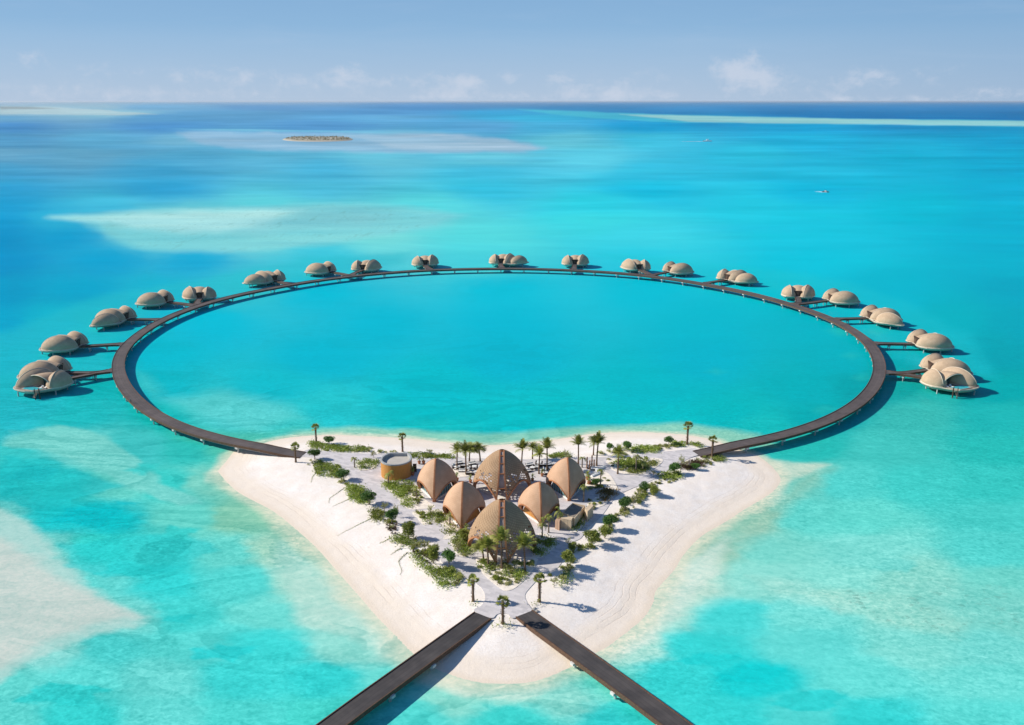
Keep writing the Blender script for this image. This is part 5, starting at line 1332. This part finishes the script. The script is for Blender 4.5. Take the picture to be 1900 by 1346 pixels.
# ---- boats far out
def boat(x, y, s, ang, label, hullc):
    p = at(x, y, 0); r = empty('motor_boat', (p.x, p.y, 0), ang, s); tag(r, label, 'boat')
    b = MB(); N = 10; 
    for i in range(N+1):
        u = i/N; xx = -4+8*u; w_ = 1.25*(1-max(0, (u-.45)/.55)**2.2)+.02; k = .25*max(0, u-.5)
        for (yy, zz) in ((-w_, .95+k), (-w_*.75, -.2), (w_*.75, -.2), (w_, .95+k), (w_*.85, .75+k), (-w_*.85, .75+k)): b.v.append((xx, yy, zz))
    for i in range(N):
        for q in range(6): b.f.append((6*i+q, 6*i+(q+1) % 6, 6*i+6+(q+1) % 6, 6*i+6+q))
    b.f.append((0, 1, 2, 3, 4, 5)[::-1]); b.build('hull', simple('boat_hull', hullc, .4, .05, 1.), r)
    b = MB(); b.box((-.2, 0, 1.35), (2.2, 1.5, 1.1), 0, .8); b.build('cabin', M_WHITE, r); b = MB(); b.box((-.4, 0, 2.3), (2.8, 1.8, .1)); 
    for q in ((-1.5, -.7), (-1.5, .7), (.7, -.7), (.7, .7)): b.box((q[0], q[1], 1.6), (.06, .06, 1.3))
    b.build('canopy', M_DKF if hullc[0] < .3 else M_WHITE, r)
    b = MB(); b.box((-4.2, 0, .7), (.4, .5, .9)); b.build('outboard_motor', M_DKF, r)
    # wake: two low ridges of foam and a churned middle
    b = MB()
    for sg in (-1, 1):
        for q in range(9):
            u = q/8; xx = 2.-u*(11 if hullc[0] < .3 else 24); yy = sg*(1.0+u*3); b.tube([(xx, yy, .0), (xx-1.9, yy+sg*.35, .0)], [.22*(1-u*.7), .2*(1-u*.7)], 5)
    for q in range(18): u = q/17; b.tube([(-4-u*(8 if hullc[0] < .3 else 20), rnd.uniform(-.6, .6), 0), (-5.4-u*(8 if hullc[0] < .3 else 20), rnd.uniform(-.6, .6), 0)], [.3*(1-u*.6), .2*(1-u*.6)], 5)
    o = b.build('wake_foam', simple('foam', (.8, .84, .85), .9, .05, 1.)); o.location = (p.x, p.y, .0); o.rotation_euler = (0, 0, ang); o.scale = (s, s, s); tag(o, 'white foam '+('behind the small near boat' if hullc[0] < .3 else 'streak behind the distant fast boat'), kind='stuff')
boat(1532, 357, .95, -.7, 'small dark-hulled boat on the open water at the right', (.10, .05, .05))
boat(1313, 263, 2.6, .0, 'distant white motor boat speeding right with a foam streak', (.8, .8, .8))

# ---- low islet far out
ISL = [(524,259.5),(534,257),(545,255.7),(560,255.3),(600,255.2),(632,255.4),(648,256.5),(655,259),(646,261.5),(610,263.2),(570,263.2),(540,262)]
IP = [v.xy for v in catmull([at(x, y, 0) for x, y in ISL], 3, True)]
cx_ = sum(p.x for p in IP)/len(IP); cy_ = sum(p.y for p in IP)/len(IP)
b = MB(); n = len(IP); rings = [(1.02, -1.), (1., .2), (.96, 1.8), (.88, 3.), (.5, 3.8), (.2, 4.)]
for k, z_ in rings:
    for i, p in enumerate(IP): b.v.append((cx_+(p.x-cx_)*k, cy_+(p.y-cy_)*k, z_+(rnd.uniform(-.5, .5) if .3 < k < .95 else 0)))
for r_ in range(len(rings)-1):
    for i in range(n): b.f.append((r_*n+i, r_*n+(i+1) % n, (r_+1)*n+(i+1) % n, (r_+1)*n+i))
b.f.append(tuple((len(rings)-1)*n+i for i in range(n)))
m_, t_ = newmat('islet_ground'); n1 = t_.noise(t_.scalev(t_.pos, (.02, .008, 1)), 1., 5, .7); c_ = t_.mix(t_.ramp(n1, .45, .6), (.26, .24, .17), (.42, .38, .30))
s_ = t_.add('ShaderNodeSeparateXYZ', {0: t_.pos}); c_ = t_.mix(t_.ramp(s_.outputs[2], 1.2, 2.2, 1, 0), c_, (.44, .40, .32)); t_.l.new(c_, t_.p.inputs['Base Color']); t_.p.inputs['Roughness'].default_value = .95
tag(b.build('islet', m_, None, True), kind='structure')
b = MB(); WI = [(p.x, p.y) for p in IP]; WS = [(cx_+(x-cx_)*.9, cy_+(y-cy_)*.9) for x, y in WI]
for (x, y) in scatter(WS, 300):
    s = rnd.uniform(1.4, 3.2); z_ = 2.8
    for q in range(5): d = rdir(.1); leaf(b, Vector((x, y, z_))+d*s*.4, d+rdir()*.5, s, s*.8, rdir())
tag(b.build('scrub', leafmat('dry_scrub', (.20, .175, .10), (.30, .26, .16))), 'low dry scrub covering the distant islet', kind='stuff')

# ---- air
hb = MB(); hb.box((0, 0, 0), (2, 2, 2)); hz_ = hb.build('haze', M_WHITE); hz_.data.materials.clear()
hm = bpy.data.materials.new('sea_air'); hm.use_nodes = True; th2 = NT(hm.node_tree); th2.n.clear(); ho = th2.add('ShaderNodeOutputMaterial')
pv = th2.add('ShaderNodeVolumePrincipled', {'Color': (.80, .90, 1., 1), 'Density': 1.05e-5, 'Anisotropy': .2}); th2.l.new(pv.outputs[0], ho.inputs['Volume']); hz_.data.materials.append(hm)
hz_.scale = (260000, 260000, 53.5); hz_.location = (0, 0, 51.5-2.5); tag(hz_, 'thin marine haze over the sea', kind='stuff')
# ============================================================ SKY AND AIR
w = bpy.data.worlds.new("World"); S.world = w; w.use_nodes = True
nt = w.node_tree; nt.nodes.clear()
t = NT(nt)
sky = t.add('ShaderNodeTexSky', sky_type='NISHITA'); sky.sun_disc = False; sky.sun_elevation = EL
sky.sun_rotation = math.atan2(sunv.x, sunv.y); sky.altitude = 60; sky.air_density = 1.0; sky.dust_density = .3; sky.ozone_density = 3
tc = t.add('ShaderNodeTexCoord'); d = t.add('ShaderNodeVectorMath', {0: tc.outputs['Generated']}, operation='NORMALIZE').outputs[0]
s = t.add('ShaderNodeSeparateXYZ', {0: d}); z = s.outputs[2]
az = t.math('ARCTAN2', s.outputs[0], s.outputs[1])
el = t.math('ARCSINE', z)
K = 1/2**S.view_settings.exposure
STR = .1
def sc(c): return tuple(v*K/STR for v in lin(c))
# the humid marine air near the horizon whitens and blues the physical sky
hz = t.mix(t.ramp(el, 0., .075, smooth=False), sc((178,199,224)), sc((144,185,222)))
hz = t.mix(t.ramp(el, .06, .19, smooth=False), hz, sc((112,158,205)))
hz = t.mix(t.ramp(el, .19, .7, smooth=False), hz, sc((70,115,175)))
hz = t.mix(t.math('MULTIPLY', t.ramp(az, .1, .6), .35), hz, sc((118,160,200)))
c = t.mix(t.ramp(el, .12, .5, .93, .25), t.mix(1., sky.outputs[0], (.68, .72, .82), 'MULTIPLY'), hz)
# thin veils and small fair-weather clouds low over the horizon
ve = t.add('ShaderNodeCombineXYZ', {0: t.math('MULTIPLY', az, 7), 1: t.math('MULTIPLY', el, 55), 2: 0}).outputs[0]
veil = t.ramp(t.noise(ve, 1., 5, .6, .5), .48, .8)
c = t.mix(t.math('MULTIPLY', veil, .16), c, sc((178,200,226)))
PUFF = [(55,107,34,13,.45),(200,130,40,13,.28),(360,140,60,20,.22),(456,143,45,15,.35),(645,137,28,17,.5),(560,150,50,14,.25),(720,150,50,14,.22),(838,156,40,22,.45),(872,150,20,14,.35),(943,142,17,10,.5),(1030,146,15,10,.5),(1060,165,22,14,.4),(1134,170,32,16,.5),(1200,150,50,20,.2),
        (1325,121,14,16,.45),(1388,108,20,16,.55),(1360,132,24,13,.6),(1372,150,26,14,.35),(1410,138,40,20,.35),(1430,150,40,18,.25),(1632,144,50,15,.5),(1545,165,40,12,.25),(1700,184,60,6,.4),(1850,172,60,10,.3),(1550,184,40,6,.4),(1780,130,60,14,.12),(120,172,120,12,.25),(330,178,160,10,.25),(900,180,160,8,.35),(1250,178,120,8,.25)]
cn = t.noise(t.add('ShaderNodeCombineXYZ', {0: t.math('MULTIPLY', az, 60), 1: t.math('MULTIPLY', el, 85), 2: 3.}).outputs[0], 1., 7, .68, .3)
cn2 = t.noise(t.add('ShaderNodeCombineXYZ', {0: t.math('MULTIPLY', az, 22), 1: t.math('MULTIPLY', el, 34), 2: 7.}).outputs[0], 1., 4, .6, .4)
tot = None
for (x, y, wx, wy, k) in PUFF:
    X_ = (x-W/2)/FOC; a0 = math.atan2(X_, math.cos(TH)+ (H/2-y)/FOC*math.sin(TH))
    e0 = math.atan(((H/2-y)/FOC*math.cos(TH)-math.sin(TH))/math.hypot(X_, math.cos(TH)+(H/2-y)/FOC*math.sin(TH)))
    a = t.math('MULTIPLY', t.math('SUBTRACT', az, a0), FOC/wx); b = t.math('MULTIPLY', t.math('SUBTRACT', el, e0), FOC/wy)
    r2 = t.math('ADD', t.math('MULTIPLY', a, a), t.math('MULTIPLY', b, b))
    gsn = t.math('MULTIPLY', t.math('EXPONENT', t.math('MULTIPLY', r2, -.8)), k)
    tot = gsn if tot is None else t.math('ADD', tot, gsn)
low = t.math('MULTIPLY', t.math('EXPONENT', t.math('MULTIPLY', t.math('POWER', t.math('MULTIPLY', t.math('SUBTRACT', el, .014), 40), 2.), -1.)), .12)
tot = t.math('ADD', tot, low)
dens = t.ramp(t.math('ADD', t.math('MULTIPLY', tot, 1.), t.math('MULTIPLY', t.math('SUBTRACT', t.math('ADD', t.math('MULTIPLY', cn, .6), t.math('MULTIPLY', cn2, .4)), .50), 2.6)), .15, 1.0)
dens = t.math('MULTIPLY', dens, t.ramp(tot, .05, .3))
c = t.mix(t.math('MULTIPLY', dens, .7), c, sc((205,214,230)))
bg = t.add('ShaderNodeBackground', {'Color': c, 'Strength': STR}); o = t.add('ShaderNodeOutputWorld'); t.l.new(bg.outputs[0], o.inputs[0])
